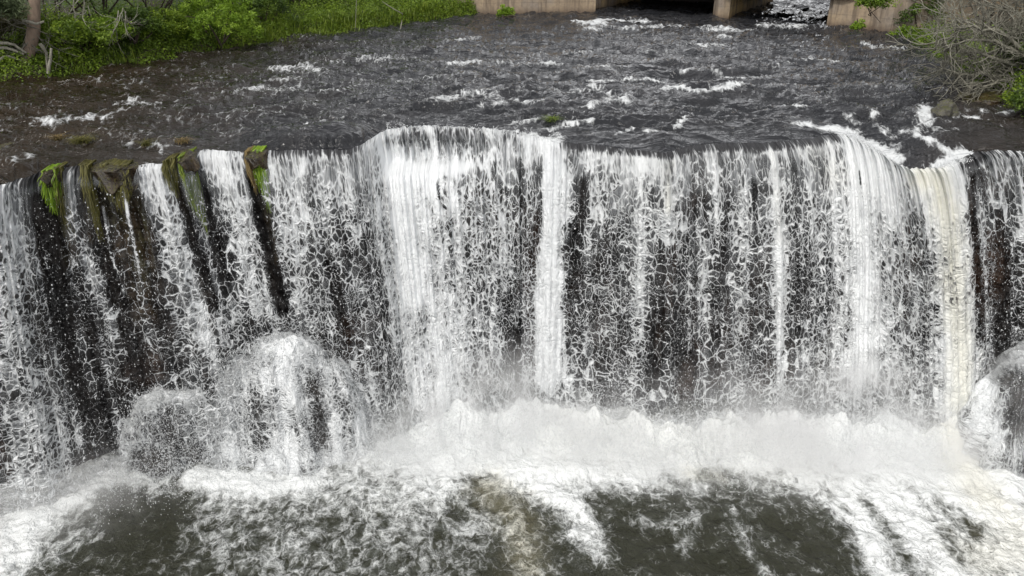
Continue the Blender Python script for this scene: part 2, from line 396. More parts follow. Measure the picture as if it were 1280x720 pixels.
def paint(V, field, strokes, hard=2.2, sc=(1, 1, 1), grid=None):
    """lay strokes [(px,py)...], half-width m, value, hardness on a surface: where water runs thick or thin"""
    px, py, dep = grid
    for pts, w, val in strokes:
        P = []
        pts = np.array(pts, float)
        for a, b in zip(pts[:-1], pts[1:]):
            n = max(2, int(np.hypot(*(b-a))/14)+1)
            for k in np.linspace(0, 1, n): P.append(a+(b-a)*k)
        if len(pts) == 1: P = [pts[0]]
        Q = []
        for a in P:
            d2 = (px-a[0])**2+(py-a[1])**2
            near = d2 < 16
            if not near.any(): i = int(np.argmin(d2))
            else:
                idx = np.nonzero(near)[0]; i = idx[np.argmin(dep[idx]+d2[idx]*.002)]
            Q.append(V[i])
        Q = np.array(Q)*sc
        lo, hi = Q.min(0)-w*3, Q.max(0)+w*3
        VS = V*sc
        sel = np.nonzero(((VS > lo) & (VS < hi)).all(1))[0]
        if len(sel) == 0: continue
        X = VS[sel]; best = np.full(len(sel), 1e9)
        if len(Q) == 1: best = np.linalg.norm(X-Q[0], axis=1)
        for a, b in zip(Q[:-1], Q[1:]):
            ab = b-a; t = np.clip(((X-a)@ab)/(ab@ab+1e-9), 0, 1)
            best = np.minimum(best, np.linalg.norm(X-a-t[:, None]*ab, axis=1))
        best = best*(1+.55*fbm(V[sel, 0]*5.+w*30, V[sel, 2]*1.3+V[sel, 1]*2., 3, 201))
        m = np.exp(-(best/w)**hard)
        field[sel] = field[sel]*(1-m)+val*m
    return field

# ------------------------------------------------------------------ river above the falls
def river_height(x, y, r):
    fade = sstep(.0, 1.6, r)
    wx = x+.35*fbm(x*.7, y*.7, 2, 25); wy = y+.35*fbm(x*.7+9, y*.7, 2, 26)
    h = .16*fbm(x*.5, y*.9, 3, 21) + .15*fbm(wx*1.1+3, wy*2.0, 4, 31, ridge=True) + .022*fbm(wx*3.2, wy*5.5, 3, 41)
    return h*(.22+.78*fade)
def river():
    rr = np.concatenate([np.linspace(0, 1.2, 34)[:-1], 1.2+(np.linspace(0, 1, 420)**1.75)*150])
    ui = np.arange(0, len(us), 2); c = C[ui]
    r = rr[:, None]; Yf = 170.
    y = c[None, :, 1]+r*(Yf-c[None, :, 1])/rr[-1]
    x = c[None, :, 0]*(1+r*.055)
    h = river_height(x, y, r)
    z = c[None, :, 2]*np.exp(-(r/1.0)**1.3) + h*sstep(0, .25, r) + .05*sstep(0, .8, r)
    z = z + .012*np.minimum(r, 25)*.3
    V = np.stack([x, y, z], -1).reshape(-1, 3)
    px, py, dep = survey(V)
    # raised domes of water over hidden stones, hollows behind them
    def dome(p, rx, ry, a):
        g = G(*p); return a*np.exp(-(((V[:, 0]-g[0])/rx)**2+((V[:, 1]-g[1])/ry)**2)**1.5)
    for p, rx, ry, a in [((405, 178), .95, .75, .20), ((325, 175), .5, .4, .10), ((870, 104), 1.1, .55, -.13), ((870, 96), 1.3, .35, .12), ((835, 178), .5, .4, .07),
                         ((600, 176), .5, .4, -.1), ((1145, 185), .55, .6, .05), ((1090, 175), .3, .8, -.08), ((1215, 170), .8, .5, .10), ((1075, 150), .5, .5, .08), ((20, 212), .6, .5, .12),
                         ((760, 82), 1., .4, .1), ((750, 36), 1.2, .5, .07), ((905, 116), .9, .3, .06), ((150, 90), 1.5, .6, .04)]:
        V[:, 2] += dome(p, rx, ry, a)*sstep(0, .3, np.repeat(rr, len(ui)))
    rflat = np.repeat(rr, len(ui))
    hh = h.reshape(-1)
    crest = np.clip((hh-.06)/.08, -1, 1.5)*(1-.6*sstep(60, 10, py))
    d = np.full(len(V), .13) + .10*np.exp(-((px-330)/260)**2)*sstep(70, 90, py)
    st = []
    for l, w, v in [
        ([(345, 80), (400, 83)], .35, .62), ([(420, 74), (490, 69), (530, 68)], .25, .55), ([(560, 76), (600, 74)], .22, .62), ([(300, 108), (360, 106), (405, 108)], .28, .5),
        ([(50, 149), (90, 146), (125, 144)], .25, .62), ([(150, 125), (185, 126)], .25, .58), ([(620, 75), (690, 73)], .22, .5), ([(560, 117), (600, 112), (620, 118)], .3, .55),
        ([(600, 130), (640, 120), (660, 125)], .2, .6), ([(500, 96), (545, 95)], .22, .55), ([(690, 78), (760, 80)], .15, .5), ([(735, 98), (810, 94), (850, 100)], .14, .78),
        ([(835, 105), (880, 110), (925, 103)], .16, .85), ([(850, 88), (890, 87), (930, 91)], .12, .7), ([(700, 111), (745, 108), (780, 122)], .25, .6), ([(740, 130), (760, 118), (750, 108)], .2, .6),
        ([(725, 26), (770, 21), (805, 24)], .5, .8), ([(820, 30), (850, 28)], .4, .7), ([(885, 32), (930, 33)], .4, .7), ([(955, 28), (1000, 30)], .4, .65), ([(740, 32), (800, 31)], .35, .55),
        ([(870, 52), (905, 53)], .3, .6), ([(955, 76), (1000, 74)], .2, .6), ([(1015, 68), (1045, 72)], .22, .65), ([(1080, 52), (1130, 57)], .25, .6), ([(980, 127), (1005, 128)], .12, .8),
        ([(905, 40), (915, 42)], .3, .7), ([(700, 62), (730, 60)], .25, .5), ([(800, 60), (840, 61)], .25, .5), ([(640, 150), (672, 145)], .16, .65), ([(700, 152), (740, 148)], .16, .7),
        ([(770, 165), (790, 158), (822, 163)], .09, .8), ([(845, 155), (855, 140)], .12, .85), ([(470, 152), (560, 153), (680, 157)], .12, .4),
        ([(660, 168), (700, 170), (690, 158), (735, 146)], .16, .75), ([(380, 156), (420, 152)], .10, .7), ([(1000, 150), (1050, 160), (1078, 176), (1092, 192)], .18, .85),
        ([(1060, 158), (1080, 170), (1092, 190)], .32, 1.1), ([(1055, 140), (1075, 155)], .13, .75), ([(1090, 146), (1105, 160), (1120, 180)], .17, .7), ([(1128, 160), (1150, 166), (1178, 184), (1200, 198)], .14, .85), ([(1105, 178), (1130, 190), (1160, 205)], .2, .12),
        ([(1180, 205), (1200, 200), (1205, 190)], .26, 1.1), ([(1155, 150), (1158, 130)], .2, .9), ([(770, 6), (860, 8)], 1.6, -.5), ([(900, 8), (950, 4)], 1.2, -.3), ([(1150, 160), (1190, 163)], .2, .6), ([(1195, 142), (1225, 145)], .16, .7), ([(1230, 136), (1265, 138)], .09, .7),
        ([(1110, 200), (1150, 206)], .12, .22), ([(0, 208), (40, 198)], .18, .5), ([(160, 176), (210, 186)], .2, .4), ([(590, 44), (560, 46)], .2, .5)]:
        st.append((l, w, v))
    st += [([(478, 164), (530, 160), (600, 163)], .09, 1.0), ([(600, 163), (640, 167), (700, 180)], .12, 1.0), ([(1050, 160), (1075, 168), (1100, 182), (1120, 198)], .24, 1.35), ([(1170, 205), (1190, 198), (1205, 188)], .2, 1.2)]
    st = [(l, w*.85, v if v > 1 or v < .3 else v*.86+.11) for l, w, v in st]
    d = paint(V, d, st, sc=(1, 1.0, 1), grid=(px, py, dep))
    br = sstep(560, 60, px + .9*(py-100) + 60*fbm(px/90, py/30, 2, 77)) * .95
    br = np.maximum(br, sstep(1120, 1230, px)*.55*sstep(60, 110, py))
    o = mesh_np('river_water', V, grid_faces(len(ui), len(rr)), M['river'], attrs={'dens': d, 'tint': br, 'crest': crest})
    tag(o, kind='structure')
    return V.reshape(len(rr), len(ui), 3)
RV = river()

# ------------------------------------------------------------------ the curtain
NT_ = 400
tau = np.linspace(0, 1, NT_)
def curtain_pos(Cc, Bb, step, tt):
    """Cc (n,3) lip, Bb (n,3) landing, step (n,) share of stepped profile, tt (m,) fall parameter"""
    H = Cc[:, 2]-POOL
    bal_o = tt[:, None]*.93+.07*sstep(0, .06, tt)[:, None]+0*H[None]; bal_z = (.13*tt+.87*tt**2)[:, None]*H[None]
    kt = [0, .05, .10, .15, .20, .30, 1.0]
    so = np.interp(tt, kt, [0, .05, .09, .26, .42, .52, 1.0]); sz = np.interp(tt, kt, [0, .12, .60, .66, .72, 1.15, 5.9])
    so = np.convolve(np.pad(so, 6, mode='edge'), np.ones(13)/13, 'valid'); sz = np.convolve(np.pad(sz, 6, mode='edge'), np.ones(13)/13, 'valid')
    so[0] = 0; sz[0] = 0
    ou = bal_o*(1-step)+so[:, None]*step; dz = bal_z*(1-step)+sz[:, None]*step
    P = np.empty((len(tt), len(Cc), 3))
    P[..., 0] = Cc[:, 0]+(Bb[:, 0]-Cc[:, 0])*(.12*ou+.88*np.clip(dz/H, 0, 1)**.8)
    P[..., 1] = Cc[:, 1]+(Bb[:, 1]-Cc[:, 1])*ou
    P[..., 2] = Cc[:, 2]-dz
    return P, dz
step = sstep(466, 480, us)*(1-sstep(585, 640, us))
CP, DZ = curtain_pos(C, B, step, tau)
def curtain():
    P = CP.copy()
    # relief: folds running down the sheet, lumps growing towards the foot
    S = np.broadcast_to(arc, DZ.shape); L = DZ
    P[..., 2] += .05*np.exp(-(tau[:, None]/.02)**2)*0
    relief = .10*fbm(S*1.3, L*.16, 3, 51)*sstep(0, .8, L) + .055*fbm(S*3.6, L*.8, 3, 61)*sstep(.1, 2.2, L) + .022*fbm(S*9, L*4., 3, 65)*sstep(.3, 2.2, L)
    P[..., 1] -= relief
    P[0, :, :] = C
    P[0, :, 2] += .0
    V = P.reshape(-1, 3)
    grid = survey(V)
    px, py, dep = grid
    # flow coordinates: stretched where the water is still falling smooth, round cells lower
    g = np.interp(np.linspace(0, 6.2, 400), [0, .35, 1.2, 2.5, 4., 6.2], [.28, .30, .60, .75, .66, .55])
    cum = np.concatenate([[0], np.cumsum(g)[:-1]])*6.2/399
    Vc = np.interp(L, np.linspace(0, 6.2, 400), cum)
    flow = np.stack([S, Vc, L], -1).reshape(-1, 3)
    uu = np.broadcast_to(us, DZ.shape).reshape(-1); ll = L.reshape(-1)
    top = np.interp(uu, [-400, 0, 30, 60, 112, 120, 172, 185, 260, 345, 455, 480, 600, 660, 700, 740, 830, 930, 960, 1045, 1070, 1120, 1165, 1200, 1215, 1240, 1300, 1700],
                        [.55, .55, .35, .15, .12, .03, .03, .5, .5, .60, .62, .8, .64, .55, .62, .62, .66, .55, .62, .72, .8, .8, .8, .6, .3, .5, .55, .5])
    low = np.interp(uu, [-400, 0, 30, 60, 112, 120, 172, 185, 260, 345, 455, 480, 600, 660, 700, 740, 830, 930, 960, 1045, 1070, 1120, 1165, 1200, 1215, 1240, 1300, 1700],
                        [.42, .40, .34, .15, .14, .10, .10, .42, .42, .42, .42, .62, .48, .36, .44, .34, .36, .34, .40, .54, .62, .50, .56, .5, .20, .28, .26, .36])
    d = top+(low-top)*sstep(.2, 2.2, ll)
    K = .0142
    st = [
        ([(-40, 250), (-20, 400), (0, 600)], .35, .55), ([(5, 236), (15, 300), (22, 420)], .26, .62), ([(20, 480), (50, 600)], .5, .50),
        ([(50, 215), (60, 280), (75, 380), (100, 480), (130, 570)], .20, .06), ([(35, 245), (60, 400), (100, 560)], .045, .45),
        ([(82, 208), (98, 290), (120, 360)], .14, .60), ([(118, 345), (138, 400), (146, 450)], .13, .52), ([(146, 440), (165, 500)], .16, .38),
        ([(122, 208), (140, 300), (165, 400), (185, 480)], .20, .09), ([(160, 208), (178, 300), (198, 400), (212, 470)], .18, .11), ([(148, 215), (166, 300), (176, 340)], .03, .5), ([(128, 260), (152, 370)], .03, .42), ([(40, 300), (66, 420), (90, 520)], .06, .4),
        ([(192, 208), (212, 262), (228, 320), (245, 385), (262, 430)], .25, .66), ([(182, 206), (190, 240)], .15, .7),
        ([(214, 202), (232, 262), (250, 320), (268, 380)], .10, .08), ([(232, 208), (250, 270), (262, 310)], .10, .42), ([(245, 200), (262, 240), (272, 300), (290, 370)], .10, .10),
        ([(272, 190), (290, 250), (305, 310), (322, 385)], .27, .68), ([(268, 190), (285, 220)], .22, .9),
        ([(316, 192), (326, 262), (338, 320), (352, 388)], .13, .0), ([(330, 262), (342, 320), (356, 388)], .10, .02),
        ([(352, 192), (368, 300), (378, 390)], .12, .66), ([(395, 190), (400, 250)], .2, .60), ([(382, 225), (392, 300)], .09, .25), ([(412, 330), (432, 400), (440, 430)], .13, .15),
        ([(430, 200), (448, 300)], .2, .62), ([(465, 300), (478, 370), (492, 480)], .15, .22), ([(452, 370), (475, 440)], .12, .35),
        ([(470, 165), (486, 200), (500, 240)], .2, 1.05), ([(492, 204), (520, 206), (580, 205)], .24, 1.15), ([(505, 225), (512, 290), (520, 360), (530, 430), (535, 480)], .52, .98), ([(535, 220), (560, 260)], .25, .95),
        ([(548, 230), (556, 262)], .05, .35), ([(560, 290), (575, 330), (590, 400), (600, 470)], .3, .60), ([(530, 400), (540, 480)], .3, .72),
        ([(490, 174), (590, 172)], .2, .50), ([(525, 168), (528, 186)], .05, .25), ([(600, 178), (612, 230)], .2, .6),
        ([(617, 205), (628, 240)], .09, .3), ([(632, 350), (640, 460)], .15, .28), ([(606, 240), (622, 330)], .15, .5), ([(655, 350), (662, 460)], .1, .4),
        ([(672, 208), (672, 260), (668, 330)], .085, .0), ([(640, 180), (668, 195)], .2, .7),
        ([(690, 172), (690, 230), (686, 330), (684, 480)], .24, 1.15), ([(686, 330), (682, 480)], .30, .98), ([(672, 168), (690, 185)], .18, .95), ([(700, 185), (694, 260)], .15, .9),
        ([(728, 230), (716, 320), (708, 440)], .12, .22), ([(745, 300), (742, 440)], .18, .32), ([(778, 200), (790, 210), (822, 204)], .2, .85), ([(740, 195), (770, 200)], .16, .75),
        ([(835, 200), (832, 300)], .16, .72), ([(800, 250), (802, 400)], .1, .58), ([(848, 380), (858, 480)], .16, .2), ([(876, 250), (870, 330), (868, 400)], .2, .38),
        ([(910, 260), (912, 330)], .1, .32), ([(944, 230), (946, 330), (950, 420)], .13, .28), ([(905, 400), (900, 470)], .2, .34), ([(885, 300), (884, 480)], .07, .6),
        ([(968, 192), (972, 300), (976, 400), (978, 490)], .13, .82), ([(1000, 210), (1004, 300), (1010, 420)], .2, .36), ([(1030, 200), (1040, 330)], .18, .55),
        ([(1072, 178), (1080, 220), (1088, 250)], .30, 1.1), ([(1078, 250), (1080, 340), (1074, 460)], .40, .90), ([(1072, 215), (1074, 230)], .035, .1), ([(1100, 240), (1110, 280)], .2, .85),
        ([(1125, 222), (1155, 222)], .16, .95), ([(1150, 275), (1158, 340), (1160, 420)], .28, .42), ([(1142, 330), (1165, 335)], .14, .22), ([(1120, 350), (1130, 440)], .2, .5),
        ([(1168, 222), (1182, 270), (1192, 340), (1198, 420), (1200, 510)], .36, .98), ([(1195, 215), (1206, 270), (1210, 340)], .14, .85),
        ([(1216, 205), (1220, 300), (1232, 420)], .12, .06), ([(1240, 310), (1245, 420)], .28, .24), ([(1240, 205), (1250, 250)], .2, .70), ([(1270, 230), (1275, 300)], .14, .55), ([(1258, 330), (1262, 420)], .1, .1),
    ]
    d = paint(V, d, [(l, w, v if v < .9 else min(v, 1.05)*1.04) for l, w, v in st], grid=grid)
    d = d*(1-.55*(1-sstep(.0, .16, ll))*sstep(690, 720, uu)*(1-sstep(1030, 1050, uu)))-.25*(1-sstep(0, .12, ll))*(1-sstep(440, 460, uu))*sstep(330, 350, uu)
    d = np.maximum(d, 0)
    # everything breaks up to froth at the foot
    foot = sstep(4.7, 5.8, ll)*sstep(430, 520, uu)
    d = np.maximum(d, .9*foot)
    tint = np.zeros(len(V)) + .10*sstep(700, 760, uu)*(1-sstep(1200, 1215, uu))
    tint = paint(V, tint, [([(1150, 222), (1172, 228), (1184, 270), (1194, 340), (1200, 420), (1202, 510)], .30, .45), ([(968, 192), (973, 300)], .12, .2), ([(840, 205), (838, 260)], .12, .35), ([(1020, 180), (1040, 220)], .3, .25)], grid=grid)
    o = mesh_np('waterfall_curtain', V, grid_faces(len(us), NT_), M['falls'], attrs={'dens': d, 'tint': tint, 'flow': flow})
    tag(o, kind='structure')
    return V, d, grid
CV, CD, CG = curtain()

# ------------------------------------------------------------------ the rock wall behind the water
def cliff():
    ui = np.arange(0, len(us), 2); n = 230
    t = np.linspace(0, 1, n)
    Cc = C[ui]; Bb = B[ui]
    dz = (t**1.0)[:, None]*(Cc[:, 2]-POOL+.5)[None]
    f = dz/(Cc[:, 2]-POOL)[None]
    x = Cc[None, :, 0]+(Bb[:, 0]-Cc[:, 0])[None]*np.clip(f, 0, 1)**.9*.95
    y = Cc[None, :, 1]+.16+.25*f+0*dz
    z = Cc[None, :, 2]-.06-dz
    S = np.broadcast_to(arc[ui], dz.shape)
    rel = .30*fbm(S*.8, dz*.28, 4, 71) + .16*fbm(S*2.6, dz*.5, 4, 73, ridge=True)+.10*fbm(S*.9, dz*2.4, 3, 75)+.03*fbm(S*11, dz*7, 3, 79)
    stepu = step[ui][None]
    y = y - (rel-.05)*sstep(0, 1.0, dz) - stepu*.55*sstep(.3, .7, dz)*(1-sstep(2.0, 4.5, dz))
    lim = (Cc[None, :, 1]+(Bb[:, 1]-Cc[:, 1])[None]*np.sqrt(np.clip(f, 0, 1))*.8)+.18
    y = np.maximum(y, np.minimum(lim, Cc[None, :, 1]+.1))
    V = np.stack([x, y, z], -1)
    # a return ledge running back under the river
    back = V[:1].copy(); back[..., 1] += 1.2; back[..., 2] -= .15
    V = np.concatenate([back, V], 0)
    Vf = V.reshape(-1, 3)
    ti = paint(Vf, np.zeros(len(Vf)), [([(135, 205), (150, 260), (168, 320)], .30, .95), ([(170, 330), (185, 390)], .22, .5), ([(165, 215), (180, 300)], .12, .8), ([(75, 240), (90, 330)], .10, .55), ([(228, 215), (245, 260)], .15, .6), ([(325, 220), (335, 270), (345, 330)], .1, .5), ([(108, 220), (118, 300)], .08, .8)], grid=survey(Vf))
    o = mesh_np('cliff', Vf, grid_faces(len(ui), n+1), M['cliff'], attrs={'tint': ti})
    tag(o, kind='structure')
cliff()

# ------------------------------------------------------------------ plunge pool
def pool():
    xs = np.concatenate([-11-np.linspace(0, 1, 40)[:0:-1]**2*60, np.arange(-11, 11, .026), 11+np.linspace(0, 1, 40)**2*60])
    ys = np.concatenate([8.2-np.linspace(0, 1, 60)[:0:-1]**2*60, np.arange(8.2, 15.6, .026), np.linspace(15.6, 19, 20)])
    X, Y = np.meshgrid(xs, ys)
    V = np.stack([X, Y, np.full_like(X, POOL)], -1).reshape(-1, 3)
    grid = survey(V); px, py, dep = grid
    x, y = V[:, 0], V[:, 1]
    base = np.full(len(V), .17)+.12*fbm(V[:, 0]*.7, V[:, 1]*.9, 3, 95)
    st = [
        ([(250, 660), (330, 690), (420, 700)], 1.1, .38), ([(330, 630), (430, 640), (520, 650)], .75, .46), ([(450, 590), (540, 600)], .6, .62), ([(600, 650), (560, 700)], .6, .38),
        ([(-100, 700), (0, 680), (90, 640)], .5, .45), ([(40, 700), (150, 640)], .35, .45),
        ([(150, 610), (160, 690)], .45, .12), ([(215, 640), (190, 700)], .5, .10), ([(320, 655), (420, 655)], .3, .42),
        ([(180, 572), (120, 600), (60, 635), (0, 672), (-60, 720)], .34, 1.0), ([(-60, 610), (20, 620), (90, 590)], .5, .85), ([(0, 700), (20, 670)], .5, 1.0),
        ([(140, 578), (190, 590)], .28, .95), ([(245, 598), (300, 604), (390, 596)], .30, 1.05), ([(390, 560), (430, 570)], .4, .5), ([(200, 600), (230, 560)], .25, .5), ([(190, 610), (215, 590)], .07, .7),
        ([(430, 545), (500, 560), (560, 580)], .42, .95), ([(500, 530), (620, 540), (760, 545), (900, 555), (1050, 560), (1200, 575), (1300, 600)], .75, 1.15),
        ([(560, 565), (640, 575), (760, 590), (850, 590)], .42, 1.0), ([(640, 590), (700, 620), (735, 650)], .32, .9), ([(700, 640), (750, 690)], .2, .6), ([(600, 610), (640, 650), (660, 700)], .38, .42),
        ([(880, 592), (930, 600), (980, 610)], .22, .45), ([(920, 625), (960, 650), (930, 690)], .3, .30), ([(840, 600), (860, 620)], .25, .45), ([(760, 625), (840, 640)], .35, .25),
        ([(800, 690), (900, 705), (980, 700)], .3, .14), ([(960, 640), (1000, 670), (1030, 700)], .2, .10), ([(870, 640), (850, 690)], .12, .38), ([(920, 640), (935, 690), (960, 715)], .10, .42), ([(790, 650), (860, 655)], .1, .36),
        ([(1000, 585), (1050, 620), (1090, 660), (1110, 720)], .38, .90), ([(1060, 590), (1130, 640), (1180, 700)], .7, .86), ([(1085, 630), (1110, 660), (1130, 700)], .16, .42), ([(1170, 590), (1260, 640), (1300, 700)], .7, 1.0), ([(1030, 610), (1060, 640)], .12, .5),
        ([(1180, 660), (1200, 700)], .14, .5), ([(1250, 560), (1290, 575)], .35, .55), ([(1240, 700), (1280, 690)], .3, .8),
    ]
    d = paint(V, base, st, sc=(1, .75, 1), grid=grid)
    d[(y < 8.2) & (np.abs(x) < 80)] = np.clip(.12+.35*fbm(x[(y < 8.2)]*.3, y[(y < 8.2)]*.3, 3, 90), 0, .6)
    wgt = np.clip(d, 0, 1)
    boil = sstep(.6, 1.05, d)
    h = .05*fbm(x*.8, y*1.0, 3, 81)+.075*(.3+wgt)*fbm(x*1.7, y*2.1, 4, 83, ridge=True)
    bl = np.abs(fbm(x*1.0, y*1.2, 2, 85)); h = h*(1-.5*boil) + boil*(.16*bl+.14*fbm(x*1.3, y*1.6, 4, 86)) + .025*wgt*fbm(x*6, y*7, 3, 87)
    # the water heaps up where the curtain lands
    yb = np.interp(x, B[:, 0], B[:, 1])
    land = np.exp(-((y-yb-.05)/.5)**2)*sstep(-2.6, -1.2, x)
    h = h + land*(.50+.55*fbm(x*1.5, y*1.2, 4, 89)+.16*fbm(x*5, y*5, 3, 91))
    crest = np.clip(h/.1, -1, 1.5)
    V[:, 2] += h
    ti = paint(V, np.zeros(len(V)), [([(610, 610), (650, 650), (660, 710)], .35, .75), ([(1230, 700), (1290, 670)], .5, .35), ([(860, 590), (900, 592)], .15, .5), ([(1190, 560), (1230, 620)], .4, .5), ([(700, 550), (1000, 570)], .6, .10)], sc=(1, .75, 1), grid=grid)
    o = mesh_np('pool_water', V, grid_faces(len(xs), len(ys)), M['pool'], attrs={'dens': d, 'tint': ti, 'crest': crest})
    tag(o, kind='structure')
pool()

# ------------------------------------------------------------------ boulders at the foot with water breaking over them
def blob(name, c, r, mat, seed=0, sub=5, amp=.18, flat=0., parent=None):
    import bmesh
    bm = bmesh.new(); bmesh.ops.create_icosphere(bm, subdivisions=sub, radius=1)
    for v in bm.verts:
        p = v.co.normalized()
        n = mn.fractal(p*1.3+Vector((seed*3.1, seed, 0)), .8, 2.1, 5)
        cellv = mn.voronoi(p*1.7+Vector((seed, 0, seed)))[0][0]
        k = 1+amp*n+amp*.9*(cellv-.4)
        v.co = Vector((p.x*r[0]*k, p.y*r[1]*k, p.z*r[2]*k))
    me = bpy.data.meshes.new(name); bm.to_mesh(me); bm.free()
    me.polygons.foreach_set('use_smooth', [True]*len(me.polygons)); me.materials.append(mat)
    o = bpy.data.objects.new(name, me); COL.objects.link(o); o.location = Vector([float(a) for a in c])
    return o
DROPS = []
def drops(P, r): DROPS.append((np.asarray(P, float), np.asarray(r, float)))
def mound(name, bumps, strokes, default, label, group, seedf, steep=False):
    """bumps: (x, y, radius, height); one rock under a sheet of broken water, both from the same ragged profile"""
    bs = np.array(bumps); x0, x1 = (bs[:, 0]-bs[:, 2]*1.5).min(), (bs[:, 0]+bs[:, 2]*1.5).max(); y0, y1 = (bs[:, 1]-bs[:, 2]*1.3).min(), (bs[:, 1]+bs[:, 2]*1.3).max()
    def H(X, Y, k=1., rough=1.):
        out = np.full(X.shape, -.3)
        wx = X+.16*rough*fbm(X*2.1+seedf, Y*2.1, 3, 141); wy = Y+.16*rough*fbm(X*2.1+seedf+9, Y*2.1+4, 3, 142)
        for bx, by, br, bh in bumps:
            rho = np.hypot(wx-bx, (wy-by)/.8)/(br*k)
            prof = bh*k*(1-np.clip(rho, 0, 1.4)**2.5)
            out = np.where(prof > out, prof+.0, out)
        return out
    def grid(st, k, rough):
        xs = np.arange(x0, x1, st); ys = np.arange(y0, y1, st); X, Y = np.meshgrid(xs, ys)
        return X, Y, H(X, Y, k, rough)
    X, Y, Z = grid(.035, .88, .8)
    Z = Z+.10*fbm(X*1.8, Y*1.8, 4, 150, ridge=True)+.05*fbm(X*5, Y*5, 3, 152)
    b = mesh_np('boulder', np.stack([X, Y, POOL+np.maximum(Z, -.5)], -1).reshape(-1, 3), grid_faces(X.shape[1], X.shape[0]), M['darkrock'])
    tag(b, label, 'boulder', group)
    X, Y, Z = grid(.014, 1., 1.25)
    Z = Z+(.13*fbm(X*2.6, Y*2.6+Z*.7, 4, 160)+.05*fbm(X*9, Y*9, 3, 162))*sstep(-.3, .3, Z)
    Yd = Y-.10*fbm(X*3.3, Z*.9, 3, 164)
    V = np.stack([X+.06*fbm(X*4+3, Z*1.5, 3, 166), Yd, POOL+np.maximum(Z, -.4)], -1)
    hm = bs[:, 3].max(); L = np.clip(hm-Z, 0, 9)
    xm = bs[:, 0].mean(); topf = sstep(.35, .1, L/hm)
    flow = np.stack([X-.8*np.tanh((X-xm)*2.2)*Y, L*.9-.6*Y*topf, np.maximum(L, 1.2)], -1) if steep else np.stack([X+.45*Y, L*.75+.55*(y1-Y), np.maximum(L, 1.2)], -1)
    flow = flow.reshape(-1, 3)
    V = V.reshape(-1, 3); g = survey(V)
    d = np.full(len(V), default)
    top = sstep(.30, .08, (L/np.maximum(hm, .1))).reshape(-1); d = np.maximum(d, .9*top)
    d = paint(V, d, strokes, grid=g)
    F = grid_faces(X.shape[1], X.shape[0]); keep = (V[F][:, :, 2].max(1) > POOL-.25)
    o = mesh_np(name, V, F[keep], M['veil'], attrs={'dens': d, 'tint': np.zeros(len(V)), 'flow': flow})
    tag(o, kind='structure')
    k = rng.integers(0, len(V), 26000); k = k[V[k, 2] > POOL+.1]
    keep = rng.random(len(k)) < np.clip(d[k]*1.1, .1, 1)
    P = V[k[keep]]; n = len(P)
    P = P+np.stack([rng.normal(0, .07, n), -np.abs(rng.normal(0, .08, n)), rng.exponential(.07, n)-.03], -1)
    drops(P, .003+rng.exponential(.0025, n))
    # fans of spray bursting off the crown
    for bx, by, br, bh in bumps:
        for q in range(7):
            a = rng.uniform(-1, 1); n = 260; tt = rng.random(n)**.8
            vx, vz, vy = a*rng.uniform(.5, 1.1), rng.uniform(.3, .9), -rng.uniform(0, .5)
            P = np.stack([bx+a*br*.5+vx*tt*.6, by-.3*br+vy*tt, POOL+bh*.95+vz*tt*.7-1.1*tt**2], -1)+rng.normal(0, .03, (n, 3))*(.5+2*tt[:, None])
            drops(P, .003+rng.exponential(.0022, n))
c1 = G(352, 590, POOL); cx, cyy = c1[0], c1[1]+.95
mound('falls_splash', [(cx-.72, cyy-.02, 1.0, 2.0), (cx+.08, cyy, 1.35, 2.50), (cx+.80, cyy-.02, .95, 2.0), (cx+.3, cyy-.45, .8, 1.3), (cx-.95, cyy-.3, .7, 1.1)],
      [([(255, 440), (300, 415), (350, 402), (400, 408), (430, 430)], .24, .98), ([(300, 440), (330, 470)], .2, .85), ([(352, 440), (362, 500)], .16, .95), ([(395, 425), (440, 450), (455, 500), (450, 560)], .20, .9),
       ([(395, 470), (402, 520), (400, 570)], .15, .22), ([(320, 500), (330, 560)], .22, .42), ([(250, 460), (262, 540)], .24, .42), ([(280, 570), (360, 575), (450, 575)], .18, .9)], .72,
      'big dark boulder under breaking white water, at the foot of the falls left of centre', 'boulders at the foot of the falls', 1.3)
c2 = G(200, 588, POOL); cx, cyy = c2[0], c2[1]+.6
mound('falls_splash', [(cx-.02, cyy, .85, 1.40), (cx+.5, cyy+.1, .8, 1.30), (cx-.45, cyy-.1, .55, .95), (cx-.1, cyy-.4, .6, .6)],
      [([(150, 505), (170, 486), (200, 478), (245, 482)], .15, .98), ([(150, 510), (148, 545), (140, 575)], .16, .85), ([(172, 500), (172, 560)], .07, .7), ([(215, 512), (222, 560)], .20, .10), ([(245, 520), (245, 560)], .1, .2)], .42,
      'smaller smooth dark boulder left of the big splashing one, water curling over its top', 'boulders at the foot of the falls', 4.1)
c3 = G(1290, 590, POOL); cx, cyy = c3[0], c3[1]+.85
mound('falls_splash', [(cx+.15, cyy, 1.35, 2.35), (cx-.55, cyy-.1, .8, 1.4), (cx+1.0, cyy, .9, 1.9), (cx-.2, cyy-.5, .8, .9)],
      [([(1225, 490), (1245, 455), (1285, 432)], .24, .98), ([(1222, 490), (1228, 540)], .26, .9), ([(1262, 475), (1268, 530)], .24, .2), ([(1240, 560), (1290, 565)], .16, .75)], .55,
      'dark boulder with white water parting round it at the right edge of the falls', 'boulders at the foot of the falls', 7.7, True)

